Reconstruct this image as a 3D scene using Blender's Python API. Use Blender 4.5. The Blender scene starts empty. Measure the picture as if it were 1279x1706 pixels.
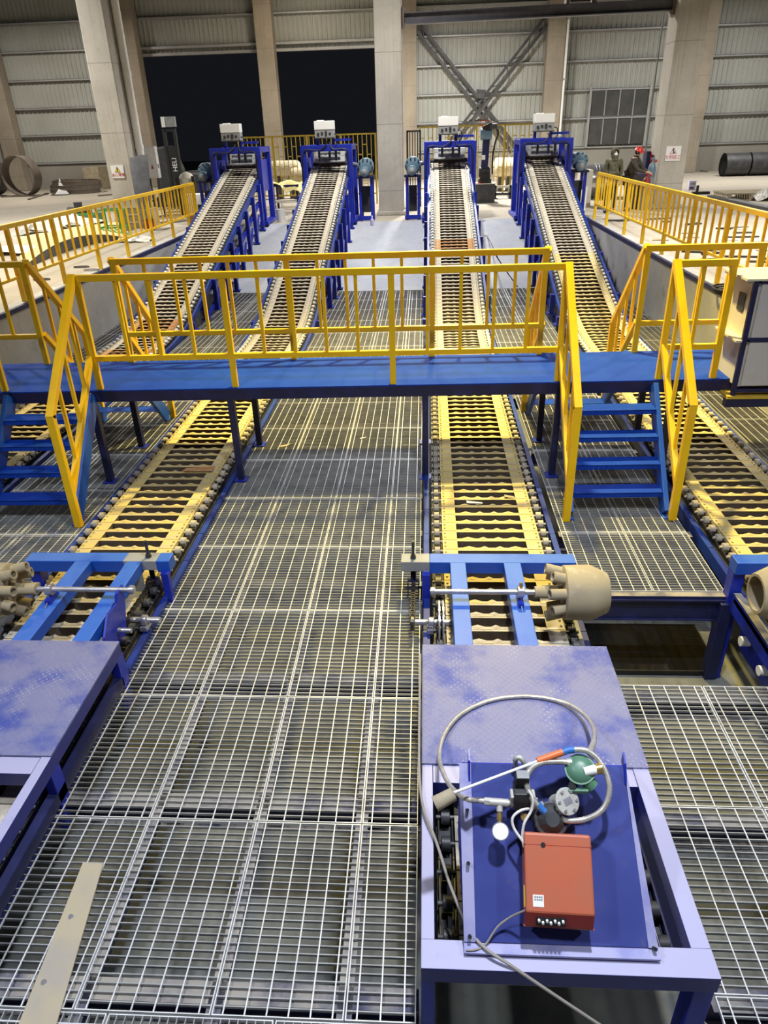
import bpy, math, random
from mathutils import Vector, Matrix
random.seed(7)
S = bpy.context.scene
COL = S.collection
V = Vector

# ------------------------------------------------------------------ camera
F = 1183.0
CX, CY = 639.5, 853.0
CAMH = 3.47
RM = Matrix(((0.998311385, -0.000523041, -0.058087053),
             (0.050934264, -0.472907909, 0.879638454),
             (-0.027929914, -0.881111704, -0.472082709)))
cam_data = bpy.data.cameras.new('camera')
cam = bpy.data.objects.new('camera', cam_data)
COL.objects.link(cam)
cam_data.sensor_fit = 'VERTICAL'
cam_data.sensor_height = 36.0
cam_data.sensor_width = 36.0 * 1279 / 1706
cam_data.lens = F / 1706 * 36.0
cam_data.clip_start = 0.05
cam_data.clip_end = 300
c0, c1, c2 = RM.col[0], RM.col[1], RM.col[2]
m = Matrix.Identity(4)
for i in range(3):
    m[i][0] = c0[i]; m[i][1] = -c1[i]; m[i][2] = -c2[i]
m[2][3] = CAMH
cam.matrix_world = m
S.camera = cam


def at(px, py, z):
    """point of the plane at height z seen at a pixel of the photograph"""
    r = RM @ V((px - CX, py - CY, F))
    t = (z - CAMH) / r.z
    return V((r.x * t, r.y * t, z))


def aty(px, py, Y):
    r = RM @ V((px - CX, py - CY, F))
    t = Y / r.y
    return V((r.x * t, Y, CAMH + r.z * t))


# ------------------------------------------------------------------ world, lights, exposure
S.view_settings.view_transform = 'Standard'
S.view_settings.look = 'None'
S.view_settings.gamma = 1.0
S.view_settings.use_curve_mapping = False
S.view_settings.exposure = 0.0
S.cycles.use_denoising = True
S.cycles.max_bounces = 6
w = bpy.data.worlds.new('night')
S.world = w
w.use_nodes = True
w.node_tree.nodes['Background'].inputs[0].default_value = (0.75, 0.8, 1.0, 1)
w.node_tree.nodes['Background'].inputs[1].default_value = 0.009


def lamp(x, y, z, power, col, size=0.9, spread=165):
    d = bpy.data.lights.new('high_bay_lamp', 'AREA')
    d.shape = 'DISK'; d.size = size; d.energy = power; d.color = col; d.spread = math.radians(spread)
    o = bpy.data.objects.new('high_bay_lamp', d)
    o.location = (x, y, z)
    COL.objects.link(o)
    return o


WARM = (1.0, 0.79, 0.27)
COOL = (0.86, 0.91, 1.0)
WHITE = (1.0, 0.97, 0.9)
# sodium flood above the walkway
d = bpy.data.lights.new('sodium_flood', 'SPOT')
d.energy = 8200; d.color = WARM; d.spot_size = math.radians(84); d.spot_blend = 0.75; d.shadow_soft_size = 0.22
o = bpy.data.objects.new('sodium_flood', d)
o.location = (0.6, 10.0, 8.6)
o.rotation_euler = (math.radians(-4), 0, 0)
COL.objects.link(o)
lamp(-9.5, 13.0, 9.5, 520, (1.0, 0.90, 0.68), 0.6, 105)
lamp(9.5, 14.0, 9.5, 480, (1.0, 0.90, 0.68), 0.6, 105)
lamp(0.75, 2.7, 6.6, 200, COOL, 0.3, 125)            # cool lamps over the pouring end
lamp(-5.0, 0.8, 8.0, 270, COOL, 0.6, 115)
lamp(5.5, 0.5, 8.0, 170, COOL, 0.6, 120)
lamp(-1.0, 19.8, 10.0, 680, WHITE, 0.7, 124)        # white lamps over the discharge end
lamp(-13.0, 22.0, 10.0, 900, WHITE, 0.9, 130)
lamp(9.5, 16.5, 9.5, 1050, WHITE, 0.9, 135)
lamp(1.0, 33.0, 10.0, 2900, WHITE, 0.9, 160)
lamp(15.0, 35.0, 10.0, 1000, WHITE, 0.9)
lamp(-19.0, 36.0, 10.0, 800, (1.0, 0.93, 0.82), 0.9)
lamp(-6.0, 38.0, 10.5, 350, (1.0, 0.86, 0.66), 0.9)

# ------------------------------------------------------------------ materials


class NT:
    def __init__(s, name):
        s.m = bpy.data.materials.new(name)
        s.m.use_nodes = True
        s.t = s.m.node_tree
        s.b = s.t.nodes['Principled BSDF']
        s.co = s.n('ShaderNodeTexCoord').outputs['Object']

    def n(s, typ, **kw):
        x = s.t.nodes.new(typ)
        for k, v in kw.items():
            setattr(x, k, v)
        return x

    def l(s, a, b):
        s.t.links.new(a, b)

    def math(s, op, a, b=None, c=None):
        x = s.n('ShaderNodeMath', operation=op)
        for i, q in enumerate((a, b, c)):
            if q is None:
                continue
            if isinstance(q, (int, float)):
                x.inputs[i].default_value = q
            else:
                s.l(q, x.inputs[i])
        return x.outputs[0]

    def noise(s, scale, detail=4, vec=None, rough=0.6):
        x = s.n('ShaderNodeTexNoise')
        x.inputs['Scale'].default_value = scale
        x.inputs['Detail'].default_value = detail
        x.inputs['Roughness'].default_value = rough
        s.l(vec or s.co, x.inputs['Vector'])
        return x.outputs[0]

    def scale(s, sx, sy, sz, vec=None):
        x = s.n('ShaderNodeMapping')
        x.inputs['Scale'].default_value = (sx, sy, sz)
        s.l(vec or s.co, x.inputs['Vector'])
        return x.outputs[0]

    def step(s, v, lo, hi):
        x = s.n('ShaderNodeMapRange')
        x.interpolation_type = 'SMOOTHSTEP'
        x.inputs[1].default_value = lo
        x.inputs[2].default_value = hi
        s.l(v, x.inputs[0])
        return x.outputs[0]

    def mix(s, fac, a, b):
        x = s.n('ShaderNodeMix', data_type='RGBA')
        if isinstance(fac, (int, float)):
            x.inputs[0].default_value = fac
        else:
            s.l(fac, x.inputs[0])
        for i, q in ((6, a), (7, b)):
            if isinstance(q, tuple):
                x.inputs[i].default_value = (*q[:3], 1)
            else:
                s.l(q, x.inputs[i])
        return x.outputs[2]

    def col(s, c):
        if isinstance(c, tuple):
            s.b.inputs['Base Color'].default_value = (*c[:3], 1)
        else:
            s.l(c, s.b.inputs['Base Color'])

    def bump(s, h, strength=0.3, dist=0.01):
        x = s.n('ShaderNodeBump')
        x.inputs['Strength'].default_value = strength
        x.inputs['Distance'].default_value = dist
        s.l(h, x.inputs['Height'])
        s.l(x.outputs[0], s.b.inputs['Normal'])

    def set(s, rough=0.5, metal=0.0, spec=0.5):
        s.b.inputs['Roughness'].default_value = rough
        s.b.inputs['Metallic'].default_value = metal
        s.b.inputs['Specular IOR Level'].default_value = spec


def mat(name, c, rough=0.5, metal=0.0, c2=None, ns=3.0, lo=0.42, hi=0.68, bump=0.0, bs=30.0, c3=None, n3=14.0, l3=0.55, h3=0.7, spec=0.5):
    k = NT(name)
    k.set(rough, metal, spec)
    o = c
    if c2:
        o = k.mix(k.step(k.noise(ns), lo, hi), c, c2)
    if c3:
        o = k.mix(k.step(k.noise(n3, 6), l3, h3), o, c3)
    k.col(o)
    if bump:
        k.bump(k.noise(bs), bump, 0.01)
    return k.m


def dusty(name, c, dust, rough=0.45, amount=0.8, ns=3.0, lo=0.2, hi=0.55):
    """paint with settled dust lying on the upward faces"""
    k = NT(name)
    k.set(rough)
    g = k.n('ShaderNodeNewGeometry')
    sx = k.n('ShaderNodeSeparateXYZ')
    k.l(g.outputs['True Normal'], sx.inputs[0])
    up = k.step(sx.outputs['Z'], 0.6, 0.95)
    f = k.math('MULTIPLY', up, k.step(k.noise(ns, 5), lo, hi))
    f = k.math('MULTIPLY', f, amount)
    wear = k.step(k.noise(16, 6), 0.66, 0.74)
    base = k.mix(k.math('MULTIPLY', wear, 0.35), c, tuple(min(1, x * 2 + 0.04) for x in c))
    k.col(k.mix(f, base, dust))
    return k.m


def checker(name, c, worn, dust=None, pitch=0.055, ns=2.2, lo=0.35, hi=0.62, rough=0.5, dam=0.9, spec=0.3):
    """tread plate: short raised lozenges turned alternately"""
    k = NT(name)
    k.set(rough, 0, spec)
    sx = k.n('ShaderNodeSeparateXYZ')
    k.l(k.co, sx.inputs[0])
    u = k.math('DIVIDE', k.math('ADD', sx.outputs[0], sx.outputs[1]), pitch)
    v = k.math('DIVIDE', k.math('SUBTRACT', sx.outputs[0], sx.outputs[1]), pitch)
    fu = k.math('SUBTRACT', k.math('FRACT', u), 0.5)
    fv = k.math('SUBTRACT', k.math('FRACT', v), 0.5)
    par = k.math('FLOORED_MODULO', k.math('ADD', k.math('FLOOR', u), k.math('FLOOR', v)), 2.0)
    inv = k.math('SUBTRACT', 1.0, par)
    a = k.math('ADD', k.math('MULTIPLY', fu, inv), k.math('MULTIPLY', fv, par))
    b = k.math('ADD', k.math('MULTIPLY', fv, inv), k.math('MULTIPLY', fu, par))
    d = k.math('ADD', k.math('POWER', k.math('DIVIDE', k.math('ABSOLUTE', a), 0.46), 2.0),
               k.math('POWER', k.math('DIVIDE', k.math('ABSOLUTE', b), 0.15), 2.0))
    h = k.step(k.math('SUBTRACT', 1.0, d), 0.0, 0.5)
    o = c
    if dust:
        o = k.mix(k.math('MULTIPLY', k.step(k.noise(ns, 6), lo, hi), dam), c, dust)
    wn = k.math('MULTIPLY', h, k.step(k.noise(4.5, 5), 0.45, 0.7))
    k.col(k.mix(k.math('MULTIPLY', wn, 0.7), o, worn))
    k.bump(h, 0.6, 0.004)
    return k.m


def concrete(name, c, c2, ns=0.6, boards=False, rough=0.85, c3=None):
    k = NT(name)
    k.set(rough, 0, 0.3)
    o = k.mix(k.step(k.noise(ns, 6), 0.36, 0.66), c, c2)
    o = k.mix(k.math('MULTIPLY', k.step(k.noise(9, 8), 0.5, 0.75), 0.35), o, tuple(x * 0.7 for x in c2))
    if c3:
        o = k.mix(k.step(k.noise(ns * 2.3, 7), 0.58, 0.74), o, c3)
    if boards:
        st = k.noise(1.0, 3, k.scale(14, 14, 0.35))
        o = k.mix(k.math('MULTIPLY', k.step(st, 0.5, 0.72), 0.4), o, tuple(x * 0.62 for x in c))
        sx = k.n('ShaderNodeSeparateXYZ')
        k.l(k.co, sx.inputs[0])
        fr = k.math('ABSOLUTE', k.math('SUBTRACT', k.math('FRACT', k.math('DIVIDE', sx.outputs[2], 1.83)), 0.5))
        o = k.mix(k.math('MULTIPLY', k.step(fr, 0.493, 0.498), 0.6), o, (0.12, 0.11, 0.1))
    k.col(o)
    k.bump(k.noise(22, 6), 0.25, 0.01)
    return k.m


M = {}
M['blue'] = dusty('blue_paint', (0.012, 0.085, 0.50), (0.08, 0.22, 0.62), 0.4, 0.45)
M['blue_dusty'] = dusty('dusty_blue_paint', (0.020, 0.026, 0.20), (0.44, 0.43, 0.62), 0.4, 0.95, 3.0, 0.12, 0.4)
M['navy'] = mat('ultramarine_paint', (0.010, 0.024, 0.36), 0.38, 0, (0.016, 0.036, 0.42), 4)
M['navy_dark'] = mat('dark_blue_primer', (0.010, 0.013, 0.06), 0.45, 0, (0.016, 0.02, 0.10), 5)
M['sheet_blue'] = mat('smooth_blue_sheet', (0.045, 0.06, 0.25), 0.35, 0, (0.07, 0.088, 0.32), 2.2, 0.4, 0.7, c3=(0.11, 0.11, 0.22), n3=9, l3=0.62, h3=0.8)
M['deck'] = checker('blue_tread_plate', (0.006, 0.043, 0.38), (0.035, 0.11, 0.5), (0.008, 0.055, 0.42), 0.05, 1.2, rough=0.6, spec=0.12)
M['plate'] = checker('dusty_tread_plate', (0.06, 0.085, 0.34), (0.40, 0.40, 0.56), (0.235, 0.235, 0.36), 0.046, 2.8, 0.3, 0.56, 0.5, 0.86)
M['yellow'] = mat('yellow_paint', (0.90, 0.56, 0.006), 0.35, 0, (0.84, 0.48, 0.005), 2.5)
M['yellow_faded'] = mat('pale_yellow_paint', (0.62, 0.44, 0.05), 0.5, 0, (0.52, 0.37, 0.05), 3)
M['galv'] = mat('galvanized_steel', (0.78, 0.79, 0.80), 0.4, 0.3, (0.62, 0.63, 0.66), 6)
M['galv_bar'] = mat('dull_galvanized_bar', (0.33, 0.335, 0.34), 0.5, 0.2, (0.23, 0.235, 0.25), 4)
M['lavender'] = mat('dust_coated_blue_paint', (0.36, 0.36, 0.58), 0.5, 0, (0.24, 0.25, 0.52), 5)
M['cast'] = mat('dusty_cast_steel', (0.50, 0.45, 0.36), 0.75, 0.0, (0.34, 0.30, 0.25), 5.0, 0.4, 0.7, 0.3, 40, c3=(0.60, 0.55, 0.45), n3=11)
M['dust_yellow'] = mat('yellow_dusted_sheet', (0.62, 0.50, 0.24), 0.75, 0, (0.52, 0.43, 0.26), 1.5)
M['cast_yellow'] = mat('yellow_dusted_cast_steel', (0.60, 0.47, 0.17), 0.75, 0.0, (0.50, 0.42, 0.26), 2.2, 0.42, 0.62, 0.3, 40, c3=(0.34, 0.27, 0.15), n3=9, l3=0.6, h3=0.75)
M['rust'] = mat('rusty_cast_steel', (0.42, 0.20, 0.075), 0.85, 0, (0.50, 0.32, 0.16), 6, bump=0.3)
M['drum'] = mat('khaki_refractory', (0.40, 0.33, 0.20), 0.85, 0, (0.34, 0.28, 0.19), 3, bump=0.15, bs=50, c3=(0.48, 0.43, 0.3), n3=8)
M['roller'] = mat('worn_steel_roller', (0.85, 0.84, 0.82), 0.35, 0.1, (0.7, 0.69, 0.67), 9)
M['cavity_shade'] = mat('brown_cavity_shade', (0.085, 0.062, 0.04), 0.85, 0, (0.12, 0.09, 0.06), 8)  # shade of the mold recess put into the colour
M['navy_shaded'] = mat('ultramarine_paint_shaded', (0.008, 0.024, 0.20), 0.45, 0, (0.012, 0.05, 0.30), 1.5)  # same ultramarine paint, its colour darkened for shade on the side beams
M['chain'] = mat('oily_chain_steel', (0.045, 0.042, 0.042), 0.4, 0.5, (0.08, 0.075, 0.07), 15)
M['steel'] = mat('machined_steel', (0.52, 0.51, 0.56), 0.3, 0.65, (0.4, 0.39, 0.43), 8)
M['shiny'] = mat('rolled_stainless_sheet', (0.62, 0.62, 0.62), 0.25, 0.8, (0.5, 0.5, 0.5), 3)
M['black'] = mat('black_rubber', (0.012, 0.012, 0.013), 0.55)
M['dark'] = mat('dark_grey_enamel', (0.035, 0.036, 0.04), 0.5, 0, (0.055, 0.055, 0.06), 5)
M['gray'] = mat('grey_enamel', (0.30, 0.31, 0.32), 0.5, 0, (0.25, 0.26, 0.27), 4)
M['white'] = mat('white_enamel', (0.86, 0.86, 0.85), 0.5)
M['offwhite'] = mat('cream_enamel', (0.66, 0.62, 0.52), 0.5, 0, (0.58, 0.55, 0.46), 3)
M['cabinet'] = mat('pale_grey_cabinet_paint', (0.60, 0.59, 0.58), 0.4, 0, (0.53, 0.52, 0.51), 2)
M['red'] = mat('red_oxide_paint', (0.50, 0.125, 0.062), 0.5, 0, (0.43, 0.135, 0.08), 6, 0.4, 0.7, c3=(0.62, 0.09, 0.03), n3=7, l3=0.6, h3=0.75)
M['darkred'] = mat('dark_red_paint', (0.30, 0.03, 0.025), 0.5)
M['signal_red'] = mat('signal_red_paint', (0.62, 0.03, 0.025), 0.35)
M['green'] = mat('green_enamel', (0.085, 0.20, 0.13), 0.4, 0, (0.12, 0.25, 0.17), 8)
M['brightgreen'] = mat('bright_green_paint', (0.02, 0.33, 0.07), 0.45)
M['brass'] = mat('brass', (0.65, 0.45, 0.16), 0.3, 0.8)
M['zinc'] = mat('zinc_casting', (0.52, 0.51, 0.47), 0.5, 0.3, (0.42, 0.41, 0.38), 14, bump=0.15, bs=90)
M['motor'] = mat('blue_grey_motor_paint', (0.12, 0.20, 0.27), 0.4, 0, (0.16, 0.25, 0.32), 9)
M['ring_steel'] = mat('mill_scale_steel', (0.15, 0.125, 0.11), 0.6, 0.3, (0.21, 0.17, 0.14), 2.5, c3=(0.10, 0.06, 0.045), n3=5)
M['dark_steel'] = mat('dark_hot_rolled_steel', (0.055, 0.055, 0.06), 0.5, 0.3, (0.085, 0.085, 0.09), 3)
M['plastic'] = mat('crumpled_white_plastic', (0.72, 0.70, 0.66), 0.4, 0, (0.6, 0.58, 0.55), 5, bump=0.6, bs=8)
M['wood'] = mat('weathered_wood', (0.40, 0.34, 0.24), 0.8, 0, (0.31, 0.25, 0.17), 4, bump=0.3, bs=30)
M['board'] = mat('dusty_flat_bar', (0.42, 0.36, 0.25), 0.75, 0, (0.36, 0.32, 0.27), 3, c3=(0.22, 0.18, 0.12), n3=6, l3=0.66, h3=0.78)
M['cloth_yellow'] = mat('cream_yellow_sheet', (0.78, 0.66, 0.28), 0.8, 0, (0.68, 0.56, 0.24), 4)
M['sack'] = mat('beige_woven_wrap', (0.62, 0.54, 0.38), 0.8, 0, (0.54, 0.46, 0.32), 4, bump=0.4, bs=12)
M['purple_blue'] = mat('painted_purlin_steel', (0.10, 0.10, 0.12), 0.5, 0.2, (0.13, 0.13, 0.15), 3)
M['bearer_top'] = dusty('dusty_bearer_paint', (0.012, 0.016, 0.075), (0.34, 0.31, 0.26), 0.6, 0.9, 2.5, 0.3, 0.6)
M['purlin'] = mat('galvanized_purlin', (0.42, 0.42, 0.42), 0.45, 0.3, (0.36, 0.36, 0.36), 2)
M['cladding'] = mat('grey_green_cladding', (0.43, 0.44, 0.41), 0.55, 0, (0.37, 0.375, 0.34), 0.25, 0.4, 0.65)
M['pillar'] = concrete('board_marked_concrete', (0.50, 0.47, 0.42), (0.42, 0.39, 0.345), 0.7, True)
M['pillar_brown'] = concrete('brownish_concrete', (0.36, 0.31, 0.245), (0.28, 0.24, 0.19), 0.5, True)
M['dado'] = concrete('rendered_wall', (0.33, 0.315, 0.28), (0.27, 0.255, 0.225), 0.3)
M['hall_floor'] = concrete('hall_floor_concrete', (0.43, 0.385, 0.32), (0.36, 0.325, 0.27), 0.35, c3=(0.47, 0.43, 0.36))
M['pit_floor'] = concrete('pit_floor_concrete', (0.21, 0.215, 0.195), (0.13, 0.135, 0.13), 1.2)
M['pit_wall'] = concrete('pit_wall_concrete', (0.46, 0.455, 0.44), (0.37, 0.365, 0.35), 0.9, c3=(0.3, 0.295, 0.28))
M['ramp'] = concrete('painted_ramp_concrete', (0.40, 0.41, 0.45), (0.30, 0.32, 0.39), 0.5)
M['glass_dark'] = mat('dusty_dark_glazing', (0.065, 0.066, 0.062), 0.35, 0, (0.09, 0.09, 0.085), 1.0)
M['sump'] = mat('black_still_water', (0.010, 0.009, 0.007), 0.06)
M['skin'] = mat('skin', (0.52, 0.32, 0.22), 0.55)
M['jacket'] = mat('camouflage_jacket', (0.085, 0.085, 0.055), 0.85, 0, (0.14, 0.135, 0.085), 14, 0.45, 0.55, c3=(0.03, 0.03, 0.02), n3=18, l3=0.58, h3=0.64)
M['jacket_dark'] = mat('dark_brown_jacket', (0.055, 0.042, 0.032), 0.85, 0, (0.08, 0.065, 0.05), 6)
M['trousers'] = mat('dark_trousers', (0.03, 0.032, 0.04), 0.85)
M['sign_white'] = mat('white_sign_board', (0.80, 0.80, 0.82), 0.45)
M['sign_yellow'] = mat('warning_yellow', (0.85, 0.60, 0.03), 0.45)
M['sign_red'] = mat('sign_red_print', (0.5, 0.04, 0.04), 0.5)
M['silver'] = mat('braided_stainless_hose', (0.60, 0.57, 0.52), 0.35, 0.5, (0.45, 0.42, 0.38), 40)
M['cable_white'] = mat('white_cable_sheath', (0.72, 0.70, 0.66), 0.5)
M['cable_grey'] = mat('grey_cable_sheath', (0.32, 0.29, 0.26), 0.55)
M['tape_blue'] = mat('blue_tape', (0.03, 0.16, 0.5), 0.5)
M['paint_orange'] = mat('orange_plastic', (0.72, 0.17, 0.05), 0.45)
M['bottle'] = mat('milky_violet_plastic', (0.55, 0.52, 0.75), 0.3)

# ------------------------------------------------------------------ mesh helpers
ORG = {}


class MB:
    def __init__(s, T=None):
        s.v = []; s.f = []; s.T = T

    def add(s, vs, fs):
        o = len(s.v)
        s.v.extend([V(p) for p in vs])
        s.f.extend([tuple(i + o for i in f) for f in fs])
        return s

    def bx(s, x0, x1, y0, y1, z0, z1):
        return s.add([(x0, y0, z0), (x1, y0, z0), (x1, y1, z0), (x0, y1, z0), (x0, y0, z1), (x1, y0, z1), (x1, y1, z1), (x0, y1, z1)],
                     [(0, 3, 2, 1), (4, 5, 6, 7), (0, 1, 5, 4), (1, 2, 6, 5), (2, 3, 7, 6), (3, 0, 4, 7)])

    def beam(s, p, q, w, h, up=(0, 0, 1), ext=0.0):
        p = V(p); q = V(q); d = (q - p).normalized()
        p = p - d * ext; q = q + d * ext
        up = V(up)
        if abs(d.dot(up)) > 0.98:
            up = V((0, 1, 0))
        a = d.cross(up).normalized() * (w / 2)
        b = a.cross(d).normalized() * (h / 2)
        vs = [p - a - b, p + a - b, p + a + b, p - a + b, q - a - b, q + a - b, q + a + b, q - a + b]
        return s.add(vs, [(0, 1, 2, 3), (7, 6, 5, 4), (0, 4, 5, 1), (1, 5, 6, 2), (2, 6, 7, 3), (3, 7, 4, 0)])

    def frame(s, p, q):
        d = (V(q) - V(p)).normalized()
        u = V((0, 0, 1)) if abs(d.z) < 0.9 else V((1, 0, 0))
        a = d.cross(u).normalized()
        return d, a, a.cross(d).normalized()

    def lathe(s, p, q, prof, n=16, cap=True):
        """profile of (t 0..1 along p-q, radius)"""
        p = V(p); q = V(q)
        d, a, b = s.frame(p, q)
        vs = []
        for t, r in prof:
            c = p.lerp(q, t)
            for i in range(n):
                an = 2 * math.pi * i / n
                vs.append(c + a * (r * math.cos(an)) + b * (r * math.sin(an)))
        fs = []
        for j in range(len(prof) - 1):
            for i in range(n):
                k = (i + 1) % n
                fs.append((j * n + i, j * n + k, (j + 1) * n + k, (j + 1) * n + i))
        if cap:
            fs.append(tuple(reversed(range(n))))
            o = (len(prof) - 1) * n
            fs.append(tuple(range(o, o + n)))
        return s.add(vs, fs)

    def cyl(s, p, q, r, n=12, r2=None):
        return s.lathe(p, q, [(0, r), (1, r if r2 is None else r2)], n)

    def pipe(s, p, q, r, ri, n=20):
        """open-ended hollow pipe"""
        prof = [(0, ri), (0, r), (1, r), (1, ri), (0, ri)]
        return s.lathe(p, q, prof, n, False)

    def sphere(s, c, r, n=12, m=8, sc=(1, 1, 1)):
        c = V(c); vs = []; fs = []
        for j in range(m + 1):
            th = math.pi * j / m
            for i in range(n):
                ph = 2 * math.pi * i / n
                vs.append(c + V((r * sc[0] * math.sin(th) * math.cos(ph), r * sc[1] * math.sin(th) * math.sin(ph), r * sc[2] * math.cos(th))))
        for j in range(m):
            for i in range(n):
                k = (i + 1) % n
                fs.append((j * n + i, (j + 1) * n + i, (j + 1) * n + k, j * n + k))
        return s.add(vs, fs)

    def tube(s, pts, r, n=8, sub=6, rings=0.0):
        P = [V(p) for p in pts]
        if sub > 1 and len(P) > 2:
            Q = []
            E = [P[0] * 2 - P[1]] + P + [P[-1] * 2 - P[-2]]
            for i in range(1, len(E) - 2):
                a, b, c, d = E[i - 1:i + 3]
                for k in range(sub):
                    t = k / sub
                    Q.append(0.5 * ((2 * b) + (c - a) * t + (2 * a - 5 * b + 4 * c - d) * t * t + (3 * b - a - 3 * c + d) * t ** 3))
            Q.append(P[-1])
            P = Q
        vs = []; fs = []; pa = None
        for i, p in enumerate(P):
            d = (P[min(i + 1, len(P) - 1)] - P[max(i - 1, 0)]).normalized()
            if pa is None:
                u = V((0, 0, 1)) if abs(d.z) < 0.9 else V((1, 0, 0))
                a = d.cross(u).normalized()
            else:
                a = (pa - d * pa.dot(d)).normalized()
            pa = a
            b = a.cross(d)
            rr = r * (1 + rings * (i % 2))
            for k in range(n):
                an = 2 * math.pi * k / n
                vs.append(p + a * (rr * math.cos(an)) + b * (rr * math.sin(an)))
        for i in range(len(P) - 1):
            for k in range(n):
                kk = (k + 1) % n
                fs.append((i * n + k, (i + 1) * n + k, (i + 1) * n + kk, i * n + kk))
        fs.append(tuple(range(n)))
        o = (len(P) - 1) * n
        fs.append(tuple(reversed(range(o, o + n))))
        return s.add(vs, fs)

    def prism(s, poly, d):
        """polygon of 3d points pushed along d"""
        n = len(poly); d = V(d)
        vs = [V(p) for p in poly] + [V(p) + d for p in poly]
        fs = [tuple(reversed(range(n))), tuple(range(n, 2 * n))]
        for i in range(n):
            k = (i + 1) % n
            fs.append((i, k, n + k, n + i))
        return s.add(vs, fs)

    def sheet(s, grid, th):
        """grid of points (rows) thickened downward"""
        R = len(grid); C = len(grid[0])
        vs = [V(p) for r in grid for p in r] + [V(p) - V((0, 0, th)) for r in grid for p in r]
        o = R * C; fs = []
        for j in range(R - 1):
            for i in range(C - 1):
                a = j * C + i
                fs.append((a, a + 1, a + C + 1, a + C))
                fs.append((o + a, o + a + C, o + a + C + 1, o + a + 1))
        edge = [i for i in range(C)] + [j * C + C - 1 for j in range(1, R)] + [(R - 1) * C + i for i in range(C - 2, -1, -1)] + [j * C for j in range(R - 2, 0, -1)]
        for i in range(len(edge)):
            a = edge[i]; b = edge[(i + 1) % len(edge)]
            fs.append((a, o + a, o + b, b))
        return s.add(vs, fs)

    def build(s, name, material, parent=None, bev=0.0, smooth=False):
        me = bpy.data.meshes.new(name)
        org = ORG.get(parent, V((0, 0, 0)))
        vs = s.v
        if s.T:
            vs = [s.T(p) for p in vs]
        me.from_pydata([tuple(p - org) for p in vs], [], s.f)
        me.update()
        me.validate()
        if isinstance(material, str):
            material = M[material]
        me.materials.append(material)
        if smooth:
            me.shade_smooth()
            me.set_sharp_from_angle(angle=math.radians(40))
        o = bpy.data.objects.new(name, me)
        COL.objects.link(o)
        if parent is not None:
            o.parent = parent
            ORG[o] = org
        if bev:
            bm = o.modifiers.new('bevel', 'BEVEL')
            bm.width = bev; bm.segments = 2; bm.limit_method = 'ANGLE'; bm.angle_limit = math.radians(50)
        return o


def tag(o, label, cat, group=None, kind=None):
    o['label'] = label; o['category'] = cat
    if group:
        o['group'] = group
    if kind:
        o['kind'] = kind
    return o


def thing(name, label, cat, loc=(0, 0, 0), group=None):
    o = bpy.data.objects.new(name, None)
    o.empty_display_size = 0.1
    COL.objects.link(o)
    o.location = loc
    ORG[o] = V(loc)
    return tag(o, label, cat, group)


def struct(name, mb, material, parent=None, bev=0.0, smooth=False):
    o = mb.build(name, material, parent, bev, smooth)
    if parent is None:
        o['kind'] = 'structure'
    return o


def copy_tree(o, parent=None):
    c = o.copy()
    COL.objects.link(c)
    if parent is not None:
        c.parent = parent
    for ch in o.children:
        copy_tree(ch, c)
    return c


def text_mesh(body, size, name, material, matrix, parent, depth=0.004, spacing=1.0):
    cu = bpy.data.curves.new(name, 'FONT')
    cu.body = body; cu.size = size; cu.extrude = depth / 2
    cu.align_x = 'CENTER'; cu.align_y = 'CENTER'
    cu.space_character = spacing
    t = bpy.data.objects.new(name + '_curve', cu)
    COL.objects.link(t)
    dg = bpy.context.evaluated_depsgraph_get()
    me = bpy.data.meshes.new_from_object(t.evaluated_get(dg))
    bpy.data.objects.remove(t)
    me.transform(matrix)
    org = ORG.get(parent, V((0, 0, 0)))
    me.transform(Matrix.Translation(-org))
    me.materials.clear()
    me.materials.append(M[material])
    o = bpy.data.objects.new(name, me)
    COL.objects.link(o)
    o.parent = parent
    return o


ORD = ['first', 'second', 'third', 'fourth', 'fifth', 'sixth', 'seventh', 'eighth', 'ninth', 'tenth', 'eleventh', 'twelfth',
       'thirteenth', 'fourteenth', 'fifteenth', 'sixteenth', 'seventeenth', 'eighteenth', 'nineteenth', 'twentieth']

# ------------------------------------------------------------------ the hall (structure)
H = 1.12                 # hall floor above the walking grating
PX0, PX1 = -6.57, 4.60   # pit walls
PB = -0.85               # pit floor
RY0, RY1 = 18.07, 22.6   # ramp
b = MB()
b.bx(-40, PX0 - 0.3, -6, 60, H - 0.3, H)
b.bx(PX1 + 0.3, 40, -6, 60, H - 0.3, H)
b.bx(PX0 - 0.3, PX1 + 0.3, RY1, 60, H - 0.3, H)
struct('floor', b, 'hall_floor')
struct('floor.001', MB().bx(PX0, PX1, -3, RY0, PB - 0.2, PB), 'pit_floor')
b = MB().prism([(PX0, RY0, PB), (PX0, RY1, PB), (PX0, RY1, H), (PX0, RY0, 0.0)], (PX1 - PX0, 0, 0))
struct('floor.002', b, 'ramp')
struct('wall_left', MB().bx(PX0 - 0.3, PX0, -3, RY1, PB, H), 'pit_wall')
struct('wall_right', MB().bx(PX1, PX1 + 0.3, -3, RY1, PB, H), 'pit_wall')
struct('wall_front', MB().bx(PX0, PX1, -3.2, -3, PB, H), 'pit_wall')
struct('trim_1', MB().bx(PX0 - 0.05, PX0 + 0.02, -3, RY1, H - 0.05, H + 0.02), 'navy_dark')
struct('trim_2', MB().bx(PX1 - 0.02, PX1 + 0.05, -3, RY1, H - 0.05, H + 0.02), 'navy_dark')

WY = 43.0


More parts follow.
